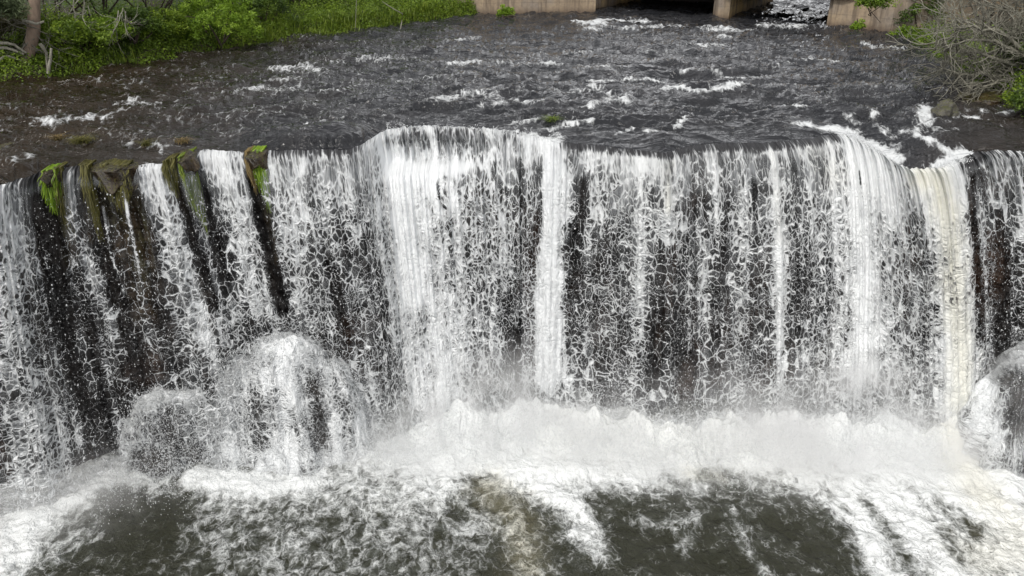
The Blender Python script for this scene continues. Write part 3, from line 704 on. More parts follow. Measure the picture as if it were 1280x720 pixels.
# ------------------------------------------------------------------ spray: drops torn off the curtain and the foot
def spray():
    V, d = CV, CD
    k = rng.integers(0, len(V), 420000)
    dz = -V[k, 2]
    edge = np.abs(d[k]-.25) < .22
    # drops fly where there is water somewhere close by: shift sideways
    pr = np.clip(.005+.10*np.clip(dz/5.9, 0, 1)*(d[k] > .1)+.22*edge*np.clip(dz/2.5, 0, 1)+.03*(d[k] < .1), 0, 1)
    keep = rng.random(len(k)) < pr*.62
    P = V[k[keep]].copy()
    n = len(P)
    P[:, 0] += rng.normal(0, .06, n)*np.clip(-P[:, 2]/2.5, .1, 1.6); P[:, 1] -= np.abs(rng.normal(0, .10, n))*np.clip(-P[:, 2]/3, .1, 1.5)
    P[:, 2] += rng.normal(0, .05, n)
    ok = P[:, 2] < -.12
    drops(P[ok], .0028+rng.exponential(.0022, ok.sum()))
    # splash along the foot
    x = rng.uniform(-7.5, 8.5, 60000); yb = np.interp(x, B[:, 0], B[:, 1])
    y = yb+rng.normal(-.25, .5, len(x)); z = POOL+rng.exponential(.30, len(x))*(1+.8*fbm(x*1.2, x*0, 3, 211))+.1
    sel = (x > -2.8) | (rng.random(len(x)) < .25)
    drops(np.stack([x, y, z], -1)[sel], rng.uniform(.004, .011, sel.sum()))
    # lip splashes
    for (a, b, n_) in [((480, 160), (600, 160), 120), ((600, 164), (700, 176), 160), ((1060, 168), (1100, 192), 300), ((1170, 210), (1210, 200), 250), ((730, 150), (742, 140), 200), ((1150, 140), (1156, 130), 250)]:
        A, Bq = G(*a), G(*b); q = rng.random(n_)[:, None]
        P = A+(Bq-A)*q+rng.normal(0, .06, (n_, 3)); P[:, 2] = np.abs(rng.exponential(.025, n_))
        drops(P, rng.uniform(.004, .010, n_))
    P = np.concatenate([a for a, _ in DROPS]); r = np.concatenate([b for _, b in DROPS])
    n = len(P)
    oct_ = np.array([[1, 0, 0], [-1, 0, 0], [0, 1, 0], [0, -1, 0], [0, 0, 1], [0, 0, -1]], float)
    st = rng.uniform(1., 2.2, n)
    sc = np.stack([r, r, r*st], -1)
    Vv = P[:, None]+oct_[None]*sc[:, None]
    f = np.array([[0, 2, 4], [2, 1, 4], [1, 3, 4], [3, 0, 4], [2, 0, 5], [1, 2, 5], [3, 1, 5], [0, 3, 5]])
    F = (f[None]+np.arange(n)[:, None, None]*6).reshape(-1, 3)
    o = mesh_np('spray', Vv.reshape(-1, 3), F, M['spray'])
    tag(o, 'fine white drops flying off the falls and the boulders', 'spray', kind='stuff')
    print('drops', n)
spray()

# ------------------------------------------------------------------ mist at the foot (one closed volume with uneven density)
def mist():
    x0, x1, y0, y1, z0, z1 = -9.5, 10.5, 10.0, 15.2, POOL-.3, POOL+2.3
    V = np.array([[x, y, z] for x in (x0, x1) for y in (y0, y1) for z in (z0, z1)])
    F = [[0, 1, 3, 2], [4, 6, 7, 5], [0, 4, 5, 1], [2, 3, 7, 6], [0, 2, 6, 4], [1, 5, 7, 3]]
    t = NT('mist_volume')
    pos = t.n('ShaderNodeNewGeometry').outputs['Position']; x, y, z = t.sep(pos)
    fc = t.n('ShaderNodeFloatCurve'); t.set(fc.inputs['Value'], t.mr(x, x0, x1, 0., 1., smooth=False))
    cv = fc.mapping.curves[0]; xsamp = np.linspace(0, 1, 12)
    fv = (np.interp(x0+(x1-x0)*xsamp, B[:, 0], B[:, 1])-10)/6
    while len(cv.points) < 12: cv.points.new(.5, .5)
    for p_, a, b in zip(cv.points, xsamp, fv): p_.location = (a, float(b))
    fc.mapping.update()
    yb = t.m('ADD', t.m('MULTIPLY', fc.outputs[0], 6.), 10.)
    hc = t.n('ShaderNodeFloatCurve'); t.set(hc.inputs['Value'], t.mr(x, x0, x1, 0., 1., smooth=False))
    cv = hc.mapping.curves[0]
    hp = [(-9.5, .34), (-7.4, .34), (-6.2, .12), (-4.9, .12), (-4.2, .38), (-3.0, .38), (-2.0, .75), (-.6, 1.1), (.9, 1.05), (2.5, .72), (4.2, .95), (6.3, 1.45), (8.0, 1.4), (10.5, 1.0)]
    while len(cv.points) < len(hp): cv.points.new(.5, .5)
    for p_, (a, b) in zip(cv.points, hp): p_.location = ((a-x0)/(x1-x0), b)
    hc.mapping.update()
    k = hc.outputs[0]
    zz = t.m('SUBTRACT', z, POOL)
    n = t.noise(pos, 2.1, 4, .62)
    n2 = t.noise(pos, .6, 2, .5)
    dy = t.m('SUBTRACT', y, t.m('SUBTRACT', yb, .35))
    lat = t.m('EXPONENT', t.m('MULTIPLY', t.m('MULTIPLY', dy, dy), -1.5))
    ver = t.m('EXPONENT', t.m('DIVIDE', t.m('MULTIPLY', zz, -1.), t.m('ADD', t.m('MULTIPLY', k, .52), .05)))
    den = t.m('MULTIPLY', t.m('MULTIPLY', lat, ver), k)
    den = t.m('MULTIPLY', den, t.mr(t.m('ADD', n, t.m('MULTIPLY', t.m('SUBTRACT', n2, .5), 1.1)), .38, .66, .04, 1.25))
    den = t.m('MULTIPLY', den, t.mr(z, z1-.5, z1, 1., 0.))
    den = t.m('MULTIPLY', den, 5.)
    vs = t.n('ShaderNodeVolumePrincipled', {'Color': (.993, .994, .996), 'Density': den, 'Anisotropy': 0.})
    t.t.links.new(vs.outputs[0], t.out.inputs['Volume'])

    o = mesh_np('mist', V, np.array(F), t.mat, smooth=False)
    tag(o, 'white mist drifting over the foot of the falls', 'mist', kind='stuff')
mist()

# ------------------------------------------------------------------ terrain
left_px = [(-260, 165), (-100, 132), (0, 112), (60, 108), (100, 100), (160, 90), (240, 76), (330, 62), (380, 52), (450, 43), (520, 36), (600, 25)]
right_px = [(1700, 215), (1400, 178), (1300, 160), (1250, 135), (1200, 98), (1175, 82), (1130, 56)]
LB = [G(*p)[:2] for p in left_px]; RB = [G(*p)[:2] for p in right_px]
poly = np.array([(-60, 12.0), (-30, 12.5)] + LB + [(-1.0, 33.2), (2.6, 34.3), (6.2, 40), (11, 50), (26, 80), (60, 140), (120, 190), (150, 180), (90, 120), (44, 72), (26, 46), (18, 35.5), (15.0, 29.5)] + RB[::-1] + [(40, 12.5), (60, 12)])
def sdist(X, Y):
    P = np.stack([X.ravel(), Y.ravel()], -1); n = len(poly)
    dmin = np.full(len(P), 1e9); inside = np.zeros(len(P), bool)
    for i in range(n):
        a, b = poly[i], poly[(i+1) % n]; ab = b-a
        t = np.clip(((P-a)@ab)/(ab@ab), 0, 1); dmin = np.minimum(dmin, np.linalg.norm(P-a-t[:, None]*ab, axis=1))
        c = ((a[1] > P[:, 1]) != (b[1] > P[:, 1])) & (P[:, 0] < (b[0]-a[0])*(P[:, 1]-a[1])/(b[1]-a[1]+1e-12)+a[0])
        inside ^= c
    return np.where(inside, -dmin, dmin).reshape(X.shape)
def bank_h(X, Y):
    d = sdist(X, Y)
    up = np.where(d < 0, -.12-.6*sstep(0, .8, -d), -.12+.5*sstep(0, .5, d)+.11*np.minimum(d, 40)+.12*fbm(X*.7, Y*.7, 3, 111)*sstep(0, 1, d))
    return up
def terrain():
    def ax(lo, hi, st, far):
        return np.concatenate([lo-np.linspace(0, 1, 26)[:0:-1]**2*far, np.arange(lo, hi, st), hi+np.linspace(0, 1, 26)**2*far])
    xs = ax(-22, 22, .22, 400); ys = ax(-6, 42, .22, 420)
    X, Y = np.meshgrid(xs, ys)
    H = bank_h(X, Y)
    cy = np.interp(X, C[:, 0], C[:, 1])+1.1
    down = np.where(np.abs(X-1) < 19, POOL-1.2, POOL-1.2+8.2*sstep(19, 24, np.abs(X-1))+.06*np.maximum(np.abs(X-1)-24, 0))
    H = np.where(Y > cy, H, down)
    V = np.stack([X, Y, H], -1).reshape(-1, 3)
    tag(mesh_np('ground', V, grid_faces(len(xs), len(ys)), M['ground']), kind='structure')
terrain()
def bz(p): return float(bank_h(np.array([[p[0]]]), np.array([[p[1]]]))[0, 0])

# ------------------------------------------------------------------ bridge
def box_oriented(mb, o, a, b, la, lb, z0, z1, nose=0., batter=0., tone=.3, tone_side=.9):
    """a: unit along bridge, b: unit along flow passage; o: front corner"""
    a = np.array([*a, 0.]); b = np.array([*b, 0.]); o = np.array([*o, 0.])
    fr = [o, o+a*la]; 
    if nose: ring = [o+a*0+b*nose*.35, o+a*la*.30, o+a*la*.70, o+a*la+b*nose*.35, o+a*la+b*lb, o+b*lb]
    else: ring = [o, o+a*la, o+a*la+b*lb, o+b*lb]
    n = len(ring); ring = np.array(ring); cen = ring.mean(0)
    for i in range(n):
        p, q = ring[i], ring[(i+1) % n]
        L = max(2, int(np.linalg.norm(q-p)/.4)+1)
        nz = 6
        g = []
        for k in range(nz+1):
            f = k/nz
            for j in range(L+1):
                w = p+(q-p)*j/L; w = w+(w-cen)*batter*(1-f)/max(.5, np.linalg.norm(w-cen)); g.append([w[0], w[1], z0+(z1-z0)*f])
        side = abs(np.dot((q-p)/np.linalg.norm(q-p), b)) > .7
        mb.add(g, grid_faces(L+1, nz+1), tone_side if side else tone)  # faces along the passage take their painted-in sunlit tone
    mb.add([[*r[:2], z1] for r in ring], [list(range(n))], tone)
av = np.array([7.41, -4.6]); av /= np.linalg.norm(av); bv = np.array([-av[1], av[0]])
P0 = G(750, 17)[:2]
bridge = empty('bridge', (P0[0], P0[1], 0), 'weathered tan concrete bridge across the river behind the falls', 'bridge')
m = MB(); box_oriented(m, P0-av*9, av, bv, 9.0, 6.4, -1, 1.05, tone=.25); m.build('abutment', M['concrete'], bridge, False)
m = MB(); box_oriented(m, P0+av*4.62, av, bv, .62, 6.2, -1, 1.05, nose=.5, tone=.2); m.build('pier', M['concrete'], bridge, False)
m = MB(); box_oriented(m, P0+av*8.9, av, bv, 7.0, 6.4, -1, 1.05, tone=.2); m.build('abutment', M['concrete'], bridge, False)
m = MB(); box_oriented(m, P0+bv*4.2+av*.02, av, bv, 4.58, .3, -1, 1.04, tone=0.); m.build('back_wall', mat_tone('shade_dark_concrete', [(0, (.03, .022, .017)), (1, (.05, .04, .03))], .8, 0, bump=3.), bridge, False)  # shade under the deck is put into this wall's dark colour
m = MB(); box_oriented(m, P0-av*9.2-bv*.15, av, bv, 26, 6.7, 1.054, 1.4, tone=.3, tone_side=.4); m.build('deck', M['concrete'], bridge, False)
for s_ in (.05, 6.3):
    m = MB(); a3 = np.array([*av, 0]); b3 = np.array([*bv, 0]); o3 = np.array([*(P0-av*9), 0])+b3*s_
    for k in range(14): m.tube([o3+a3*k*1.9+[0, 0, 1.35], o3+a3*k*1.9+[0, 0, 2.3]], .035, 6, .4)
    for zz_ in (1.85, 2.3): m.tube([o3+[0, 0, zz_], o3+a3*24.7+[0, 0, zz_]], .03, 6, .4)
    m.build('railing', M['bark_dark'], bridge)
def wing(name, pts, label, h=2.2):
    mb = MB()
    for a, b in zip(pts[:-1], pts[1:]):
        a, b = np.array(a), np.array(b); t = (b-a)/np.linalg.norm(b-a); nrm = np.array([-t[1], t[0]])
        box_oriented(mb, a, t, nrm, np.linalg.norm(b-a), .4, -.8, h, tone=.15, tone_side=.15)
    loc = pts[0]
    root_ = mb.build(name, M['concrete'], None, False)
    return tag(root_, label, 'wall')
w1 = G(608, 23)[:2]; w2 = G(744, 20.5)[:2]
wing('retaining_wall', [w1-np.array([2.5, -.6]), w1, w2], 'stained pinkish concrete wall left of the bridge openings, water at its foot')
r1 = G(1032, 37)[:2]; r2 = G(1112, 46)[:2]; r3 = G(1185, 57)[:2]
wing('retaining_wall', [r1, r2, r3+np.array([1.5, .4])], 'brown concrete wall right of the bridge with ivy hanging over it')

# ------------------------------------------------------------------ plants
def leaf_quads(P, size, tone, droop=0., aspect=2.):
    n = len(P)
    a = rng.normal(0, 1, (n, 3)); a[:, 2] = a[:, 2]*.5-droop; a /= np.linalg.norm(a, axis=1)[:, None]
    u = rng.normal(0, 1, (n, 3)); u[:, 2] += .8
    b = np.cross(a, u); b /= np.linalg.norm(b, axis=1)[:, None]+1e-9
    s = size*rng.uniform(.6, 1.35, n)[:, None]
    fold = np.cross(a, b)*s*.12
    V = np.stack([P-a*s*.5, P+b*s*.5/aspect+fold, P+a*s*.5, P-b*s*.5/aspect+fold], 1).reshape(-1, 3)
    F = np.arange(n*4).reshape(-1, 4)
    return V, F, np.repeat(tone, 4)
def crown_pts(c, r, nclump, per, cs, shell=.55):
    """leaf positions in uneven clumps over an ellipsoid"""
    d = rng.normal(0, 1, (nclump, 3)); d[:, 2] = np.abs(d[:, 2])*.9-.25; d /= np.linalg.norm(d, axis=1)[:, None]
    q = rng.uniform(shell, 1.05, nclump)[:, None]
    cc = np.array(c)+d*q*np.array(r)
    ct = rng.uniform(.15, .85, nclump)
    sz = cs*rng.uniform(.5, 1.4, nclump)
    k = np.repeat(np.arange(nclump), per)
    off = rng.normal(0, 1, (len(k), 3)); off /= np.linalg.norm(off, axis=1)[:, None]; off *= rng.random(len(k))[:, None]**.5*sz[k][:, None]; off[:, 2] *= .75
    P = cc[k]+off
    tone = np.clip(ct[k]+rng.normal(0, .13, len(k))+off[:, 2]/sz[k]*.12, 0, 1)
    return P, tone, cc
def shrub(name, base, r, h, mat, label, cat, group=None, nclump=40, per=90, leaf=.07, cs=None, droop=0., aspect=2., stems=7, bark='bark_dark', cz=.55, shell=.5):
    base = np.array(base, float)
    o = empty(name, base, label, cat, group)
    c = base+np.array([0, 0, h*cz])
    P, tone, cc = crown_pts(c, (r, r*.85, h*.55), nclump, per, cs or r*.28, shell)
    mb = MB(); V, F, T = leaf_quads(P, leaf, tone, droop, aspect); mb.add(V, F, T); mb.build('foliage', M[mat], o, False)
    mb = MB()
    for i in range(stems):
        e = cc[rng.integers(len(cc))]; mid = (base+e)/2+rng.normal(0, .1*r, 3); s0 = base+rng.normal(0, .07, 3)*[1, 1, 0]
        mb.tube([s0, (s0+mid)/2+rng.normal(0, .03, 3), mid, (mid+e)/2+rng.normal(0, .05, 3), e], np.linspace(.035, .008, 5), 5, rng.uniform(.2, .8))
    mb.build('stem', M[bark], o)
    return o
def gp(px, py, extra=0.):      # a point on the bank
    p = G(px, py, 0.); p[2] = max(bz(p), -.05)+extra; return p
# branching skeleton
def branch(mb, p, d, L, r, depth, k=5, spread=.55, tone=.5, grav=0., ends=None, kids=(2, 4)):
    pts = [p]; q = p.copy(); dd = d/np.linalg.norm(d)
    n = 4
    for i in range(n):
        dd = dd+rng.normal(0, .16, 3)+np.array([0, 0, grav*.1]); dd /= np.linalg.norm(dd)
        q = q+dd*L/n; pts.append(q.copy())
    rr = np.linspace(r, r*.6, n+1)
    mb.tube(pts, rr, k if depth > 1 else 3, tone+rng.uniform(-.2, .2), cap=False)
    if depth == 0:
        if ends is not None: ends.append(q)
        return
    for i in range(rng.integers(*kids)+1):
        a = pts[rng.integers(1, n+1)] if i else pts[-1]
        nd = dd+rng.normal(0, spread, 3); branch(mb, np.array(a), nd, L*rng.uniform(.55, .85), r*.58, depth-1, k, spread, tone, grav, ends, kids)

def plants():
    # leaning tree on the left bank
    tb = G(27, 104); top = GD(42, 40, tb[1]+.35)
    t = empty('tree', (tb[0], tb[1], 0), 'leaning brown trunk at the water edge far left with feathery grey-green crown', 'tree')
    mb = MB(); pts = [tb+[-.05, 0, -.3], tb, tb+(top-tb)*.35+[-.02, 0, 0], tb+(top-tb)*.7+[.02, 0, 0], top, top+np.array([.05, .5, 1.1]), top+np.array([-.4, .9, 2.6]), top+np.array([-.6, 1.2, 4.2])]
    mb.tube(pts, [.20, .165, .14, .135, .15, .12, .09, .05], 12, .9)
    root = [tb+[.02, 0, .06], tb+[-.22, -.05, .03], tb+[-.5, -.12, -.01], tb+[-.9, -.2, -.05], tb+[-1.4, -.2, -.08]]
    mb.tube(root, [.10, .07, .055, .05, .03], 8, 1.)
    mb.build('trunk', M['bark'], t)
    mb = MB(); 
    for a in [((50, 55), (58, 66), (60, 92)), ((60, 92), (63, 75), (64, 60)), ((0, 54), (18, 56), (32, 66)), ((0, 60), (15, 62), (30, 68)), ((28, 26), (45, 30), (55, 27)), ((0, 75), (10, 70), (28, 76))]:
        P = [GD(*q, tb[1]-.15+.08*i) for i, q in enumerate(a)]; mb.tube([P[0], (P[0]+P[1])/2+[0, 0, .02], P[1], (P[1]+P[2])/2, P[2]], [.045, .04, .035, .03, .03], 6, .7)
    for i in range(13):
        branch(mb, top+rng.normal(0, .12, 3)+[0, 0, rng.uniform(-.3, .3)], rng.normal(0, 1, 3)*[1, .6, .5]+[.1, -.3, -.15], rng.uniform(.3, .7), .016, 2, 4, .5, .35)
    mb.build('branch', M['pale'], t)
    c = GD(5, 8, tb[1]+.2)
    P1, T1, _ = crown_pts(c+[-.25, -.55, .15], (.85, .4, .85), 70, 300, .28, .2)
    P2, T2, _ = crown_pts(top+np.array([-.5, 1.0, 3.6]), (2.2, 2.0, 1.9), 90, 120, .5, .3)
    mb = MB(); V, F, T = leaf_quads(np.concatenate([P1, P2]), .11, np.concatenate([T1, T2]), .5, 4.); mb.add(V, F, T); mb.build('crown', M['leaf_grey'], t, False)

    # shrubs along the left bank (front row low, back row tall)
    G1 = 'shrubs on the left river bank'
    items = [
        # px, py(base), back m, radius, height, mat, label
        (75, 98, .6, .75, 1.15, 'leaf_mid', 'mid green bush beside the leaning trunk, overhanging the water'),
        (5, 100, .9, 1.0, 1.2, 'leaf_brown', 'olive scrub behind the leaning trunk at the left edge of the photo'),
        (115, 94, .5, .75, .95, 'leaf_mid', 'low leafy bush dipping to the water, second right of the leaning trunk'),
        (142, 88, .45, .6, .8, 'leaf_bright', 'low bright green bush trailing onto the dark water between darker bushes'),
        (172, 84, .6, .8, 1.0, 'leaf_dark', 'dark green bush left of the brightest overhanging bush'),
        (205, 78, .8, .8, .9, 'leaf_mid', 'mid green bush with a grassy lime strip at its foot'),
        (60, 88, 2.6, 1.5, 2.6, 'leaf_dark', 'tall dark shrub behind the leaning trunk'),
        (130, 78, 2.2, 1.6, 2.8, 'leaf_dark', 'tall very dark shrub with pale dead twigs in front'),
        (195, 70, 2.4, 1.6, 2.8, 'leaf_dark', 'tall dark shrub behind the brightest overhanging bush'),
        (255, 64, 2.4, 1.5, 2.8, 'leaf_mid', 'tall mid green shrub above the brightest overhanging bush'),
        (338, 56, .9, .8, 1.1, 'leaf_dark', 'small dark bush right of the brightest overhanging bush'),
        (345, 46, 3.0, 1.4, 2.6, 'leaf_dark', 'tall dark shrub behind the reedy bank'),
        (385, 40, 1.6, 1.1, 1.6, 'leaf_brown', 'brownish dry-leaved bush above the reedy bank'),
        (430, 34, 2.6, 1.5, 2.4, 'leaf_dark', 'dark shrub behind the brown bush'),
        (480, 30, 2.0, 1.3, 1.9, 'leaf_mid', 'green shrub left of the pale dead stem'),
        (520, 28, 1.0, .9, 1.1, 'leaf_brown', 'low olive bush right of the pale dead stem'),
        (555, 24, 1.2, 1.0, 1.2, 'leaf_mid', 'low green bush near the concrete wall'),
        (592, 20, .9, .8, 1.0, 'leaf_brown', 'dry brown bush touching the left end of the concrete wall'),
        (500, 20, 4.0, 2.0, 3.4, 'leaf_dark', 'big dark shrub behind the pale dead stem'),
        (580, 14, 4.0, 2.0, 3.2, 'leaf_dark', 'big dark shrub behind the left end of the concrete wall'),
    ]
    for px, py, back, r, h, mat, lab in items:
        p = G(px, py); p = p+np.array([-back*.25, back*.7, 0]); p[2] = bz(p)-.02
        big = r > 1.2
        shrub('shrub', p, r, h, mat, lab, 'shrub', G1, nclump=int(26+34*r), per=130 if big else 110, leaf=.075 if not big else .09, cs=.24 if not big else .34, droop=.35, cz=.5)
    # the brightest one hangs over the water
    p = G(276, 70); p = p+np.array([-.1, .35, 0]); p[2] = .1
    shrub('shrub', p, 1.2, 1.75, 'leaf_bright', 'brightest yellow-green bush, bulging furthest over the river on the left', 'shrub', G1, nclump=95, per=120, leaf=.07, cs=.22, droop=.4, cz=.42, shell=.6)
    # tall trees behind the left bank, their reflections darken the water
    for i, (x, y, h, r, lab) in enumerate([(-19, 22, 7.5, 3.2, 'tall dark tree furthest left on the bank behind the leaning trunk'), (-14.5, 28, 8.5, 3.4, 'tall dark tree behind the middle of the left bank shrubs'), (-11.5, 34, 7.5, 3.2, 'tall dark tree behind the reedy part of the left bank'), (-8.5, 41, 6., 2.6, 'tall dark tree behind the concrete wall')]):
        z = bz((x, y)); t = empty('tree', (x, y, z), lab, 'tree', 'tall trees behind the left bank')
        mb = MB(); mb.tube([(x, y, z-.2), (x+.1, y, z+h*.35), (x-.1, y+.1, z+h*.8)], [.24, .18, .05], 8, .5)
        for k in range(9):
            a = k*2.4; s0 = np.array([x, y, z+h*(.25+.06*k)]); mb.tube([s0, s0+[math.cos(a)*r*.4, math.sin(a)*r*.4, .4], s0+[math.cos(a)*r*.8, math.sin(a)*r*.8, .9]], [.07, .05, .02], 5, .5)
        mb.build('trunk', M['bark_dark'], t)
        P, T, _ = crown_pts((x, y, z+h*.55), (r, r, h*.45), 130, 110, .6, .3)
        mb = MB(); V, F, T = leaf_quads(P, .17, T, .2); mb.add(V, F, T); mb.build('crown', M['leaf_dark'], t, False)
    # right side
    G2 = 'shrubs on the right river bank'
    for px, py, back, r, h, mat, lab in [
        (1128, 52, .35, .42, .65, 'leaf_bright', 'bright green bush at the water where the right wall ends'),
        (1150, 54, .9, .7, 1.5, 'leaf_dark', 'dark green bush between the right wall and the bare branches'),
        (1175, 60, 2.2, 1.3, 2.8, 'leaf_dark', 'tall dark shrub above the right wall, behind the bare branches'),
        (1240, 80, 3.0, 1.6, 3.0, 'leaf_dark', 'tall dark shrub behind the bare branches at the right edge'),
        (1285, 128, .7, .75, 1.15, 'leaf_dark', 'drooping dark green shrub below the bare branches at the right edge'),
        (1310, 165, .6, .6, .8, 'leaf_dark', 'low dark shrub at the right edge beside the lip of the falls')]:
        p = G(px, py); p = p+np.array([back*.45, back, 0]); p[2] = bz(p)-.05
        shrub('shrub', p, r, h, mat, lab, 'shrub', G2, nclump=int(26+34*r), per=120, leaf=.07 if r < 1.2 else .09, cs=.22 if r < 1.2 else .34, droop=.3, cz=.5)
    for (px, py, z, r, lab, cat, nm) in [((1092), 3, 1.75, .55, 'ivy hanging over the top of the brown right-hand wall', 'ivy', 'ivy'), (1072, 33, .35, .26, 'small bright plant growing from the foot of the right-hand wall', 'plant', 'wall_plant'), (632, 16, .35, .33, 'green plant growing at the foot of the left concrete wall', 'plant', 'wall_plant')]:
        p = G(px, py, z); o = empty(nm, p, lab, cat)
        P, T, _ = crown_pts(p-[0, .05, 0], (r, r*.4, r*.75), 30, 60, r*.35, .1)
        mb = MB(); V, F, T = leaf_quads(P, .07, T, .5); mb.add(V, F, T); mb.build('foliage', M['leaf_bright' if nm == 'wall_plant' else 'leaf_mid'], o, False)
        mb = MB()
        for k in range(5): mb.tube([p-[0, 0, r*.6], p+rng.normal(0, r*.2, 3), p+rng.normal(0, r*.5, 3)], [.012, .01, .006], 4, .4)
        mb.build('stem', M['bark_dark'], o)
    # bare pale shrub on the right
    b0 = G(1330, 118); b0[2] = .35
    o = empty('bare_shrub', b0, 'big leafless shrub with tangled pale branches reaching over the river, top right', 'shrub')
    mb = MB()
    tg = [((1290, 100), (1225, 92), (1192, 92)), ((1300, 90), (1235, 70), (1172, 60)), ((1300, 80), (1240, 50), (1180, 48)), ((1300, 60), (1250, 30), (1190, 20)), ((1310, 60), (1270, 15), (1215, 0)), ((1320, 100), (1260, 85), (1212, 108)),
          ((1310, 50), (1290, 10), (1260, -20)), ((1300, 105), (1250, 98), (1225, 112)), ((1310, 70), (1260, 60), (1205, 75)), ((1320, 40), (1300, 0), (1300, -40)), ((1300, 85), (1250, 40), (1205, 30))]
    for i, tr in enumerate(tg):
        dd = b0[1]-.2+rng.uniform(-.6, .9)
        P = [b0, GD(*tr[0], (b0[1]+dd)/2), GD(*tr[1], dd), GD(*tr[2], dd+rng.uniform(-.4, .4))]
        fine = [P[0]]
        for a, c in zip(P[:-1], P[1:]):
            for k in (1, 2, 3, 4): fine.append(a+(c-a)*k/4+rng.normal(0, .035, 3))
        rr = np.linspace(.085, .014, len(fine)); mb.tube(fine, rr, 6, .55, cap=False)
        for k in range(3, len(fine)):
            for _ in range(3):
                dirn = (fine[k]-fine[k-1]); dirn = dirn/np.linalg.norm(dirn)+rng.normal(0, .75, 3)+[-.25, 0, .1]
                branch(mb, fine[k], dirn, rng.uniform(.35, .7), .017, 2 if _ else 1, 4, .45, .6)
    mb.build('branches', M['pale'], o)
    # bare twigs and dead stems on the left
    for j, (a, n_, L, lab) in enumerate([((80, 2), 7, .6, 'pale bare twigs hanging among the dark shrubs near the leaning trunk'), ((152, 12), 6, .5, 'pale forked dead twig hanging before the darkest shrub'), ((100, 0), 6, .6, 'fine grey bare branches at the top edge above the left bank')]):
        p = GD(*a, G(a[0], 96)[1]+1.0); o = empty('dead_branch', p, lab, 'branch', 'dead branches in the left bank shrubs'); mb = MB()
        for k in range(n_): branch(mb, p+rng.normal(0, .1, 3), np.array([.2, -.3, -.9])+rng.normal(0, .5, 3), L, .014, 2, 4, .4, .7)
        mb.build('twig', M['pale'], o)
    for j, (pts, lab) in enumerate([([(478, 2), (490, 10), (503, 17), (502, 28), (500, 40)], 'pale dead stem bending down into the water before the left bank shrubs'), ([(446, -6), (445, 15), (444, 44)], 'thin straight grey stem standing at the water edge by the reeds')]):
        dpt = G(*pts[-1])[1]; P = [GD(*q, dpt+.05*i) for i, q in enumerate(pts[::-1])][::-1]
        mb = MB(); mb.tube(P, np.linspace(.012, .026, len(P)) if j == 0 else .011, 6, .5)
        tag(mb.build('dead_branch', M['pale']), lab, 'branch', 'dead stems on the left bank')
    # reeds and grass fringe (uncountable)
    def blades(base, n, h, w, mb, lean=.3, droop=.0, tone=(.2, .8)):
        pass
    mb = MB()
    segs = []
    for (a, b, h, dens, mt) in [((325, 62), (450, 44), .42, 2600, 0), ((450, 43), (600, 25), .32, 2000, 0), ((60, 107), (330, 63), .22, 1800, 0), ((1120, 50), (1180, 82), .25, 400, 0)]:
        A, Bq = G(*a), G(*b); q = rng.random(dens)
        P = A[None]+(Bq-A)[None]*q[:, None]; P[:, 1] += np.abs(rng.normal(0, .5, dens))+.0; P[:, 0] += rng.normal(0, .1, dens)
        P[:, 2] = bank_h(P[:, :1], P[:, 1:2])[:, 0]
        P[:, 2] = np.maximum(P[:, 2], -.08)
        hh = h*rng.uniform(.4, 1.3, dens)*(.6+.8*np.clip(fbm(P[:, 0]*1.5, P[:, 1]*1.5, 2, 121)+.4, 0, 1)); segs.append(make_blades(P, hh, .028, .35, .25))
    V = np.concatenate([s[0] for s in segs]); T = np.concatenate([s[2] for s in segs]); off = 0; Fl = []
    for s in segs: Fl.append(s[1]+off); off += len(s[0])
    o = mesh_np('grass', V, np.concatenate(Fl), M['grass'], attrs={'tone': T}); tag(o, 'reedy green grass fringing both banks of the river', 'grass', kind='stuff')
    # undergrowth: one leafy cover on the banks
    N = 95000
    q = rng.random(N); pl = np.array(LB); s = np.concatenate([[0], np.cumsum(np.linalg.norm(np.diff(pl, axis=0), axis=1))]); ss = q*s[-1]
    bx = np.interp(ss, s, pl[:, 0]); by = np.interp(ss, s, pl[:, 1]); e = rng.exponential(2.0, N)
    P = np.stack([bx-e*.45+rng.normal(0, .1, N), by+e, np.zeros(N)], -1)
    N2 = 14000; q = rng.random(N2); pr = np.array(RB[1:]); s = np.concatenate([[0], np.cumsum(np.linalg.norm(np.diff(pr, axis=0), axis=1))]); ss = q*s[-1]; e = rng.exponential(.9, N2)
    P2 = np.stack([np.interp(ss, s, pr[:, 0])+e*.6, np.interp(ss, s, pr[:, 1])+e*.7, np.zeros(N2)], -1)
    e3 = rng.exponential(.8, 6000); q = rng.random(6000)[:, None]; P3 = np.array([18., 35.5, 0])+(np.array([44, 72, 0])-np.array([18., 35.5, 0]))*q; P3[:, 0] += e3
    P = np.concatenate([P, P2, P3]); P[:, 2] = bank_h(P[:, :1], P[:, 1:2])[:, 0]; P = P[P[:, 2] > -.14]
    cl = fbm(P[:, 0]*1.2, P[:, 1]*1.2, 3, 131); P[:, 2] += rng.random(len(P))**1.5*(.12+.55*np.clip(cl+.35, 0, 1))
    V, F, T = leaf_quads(P, .075, np.clip(.4+cl*.7+rng.normal(0, .15, len(P)), 0, 1), .2)
    o = mesh_np('undergrowth', V, F, M['leaf_mid'], attrs={'tone': T}, smooth=False); tag(o, 'low leafy green ground cover on the river banks', 'ground cover', kind='stuff')

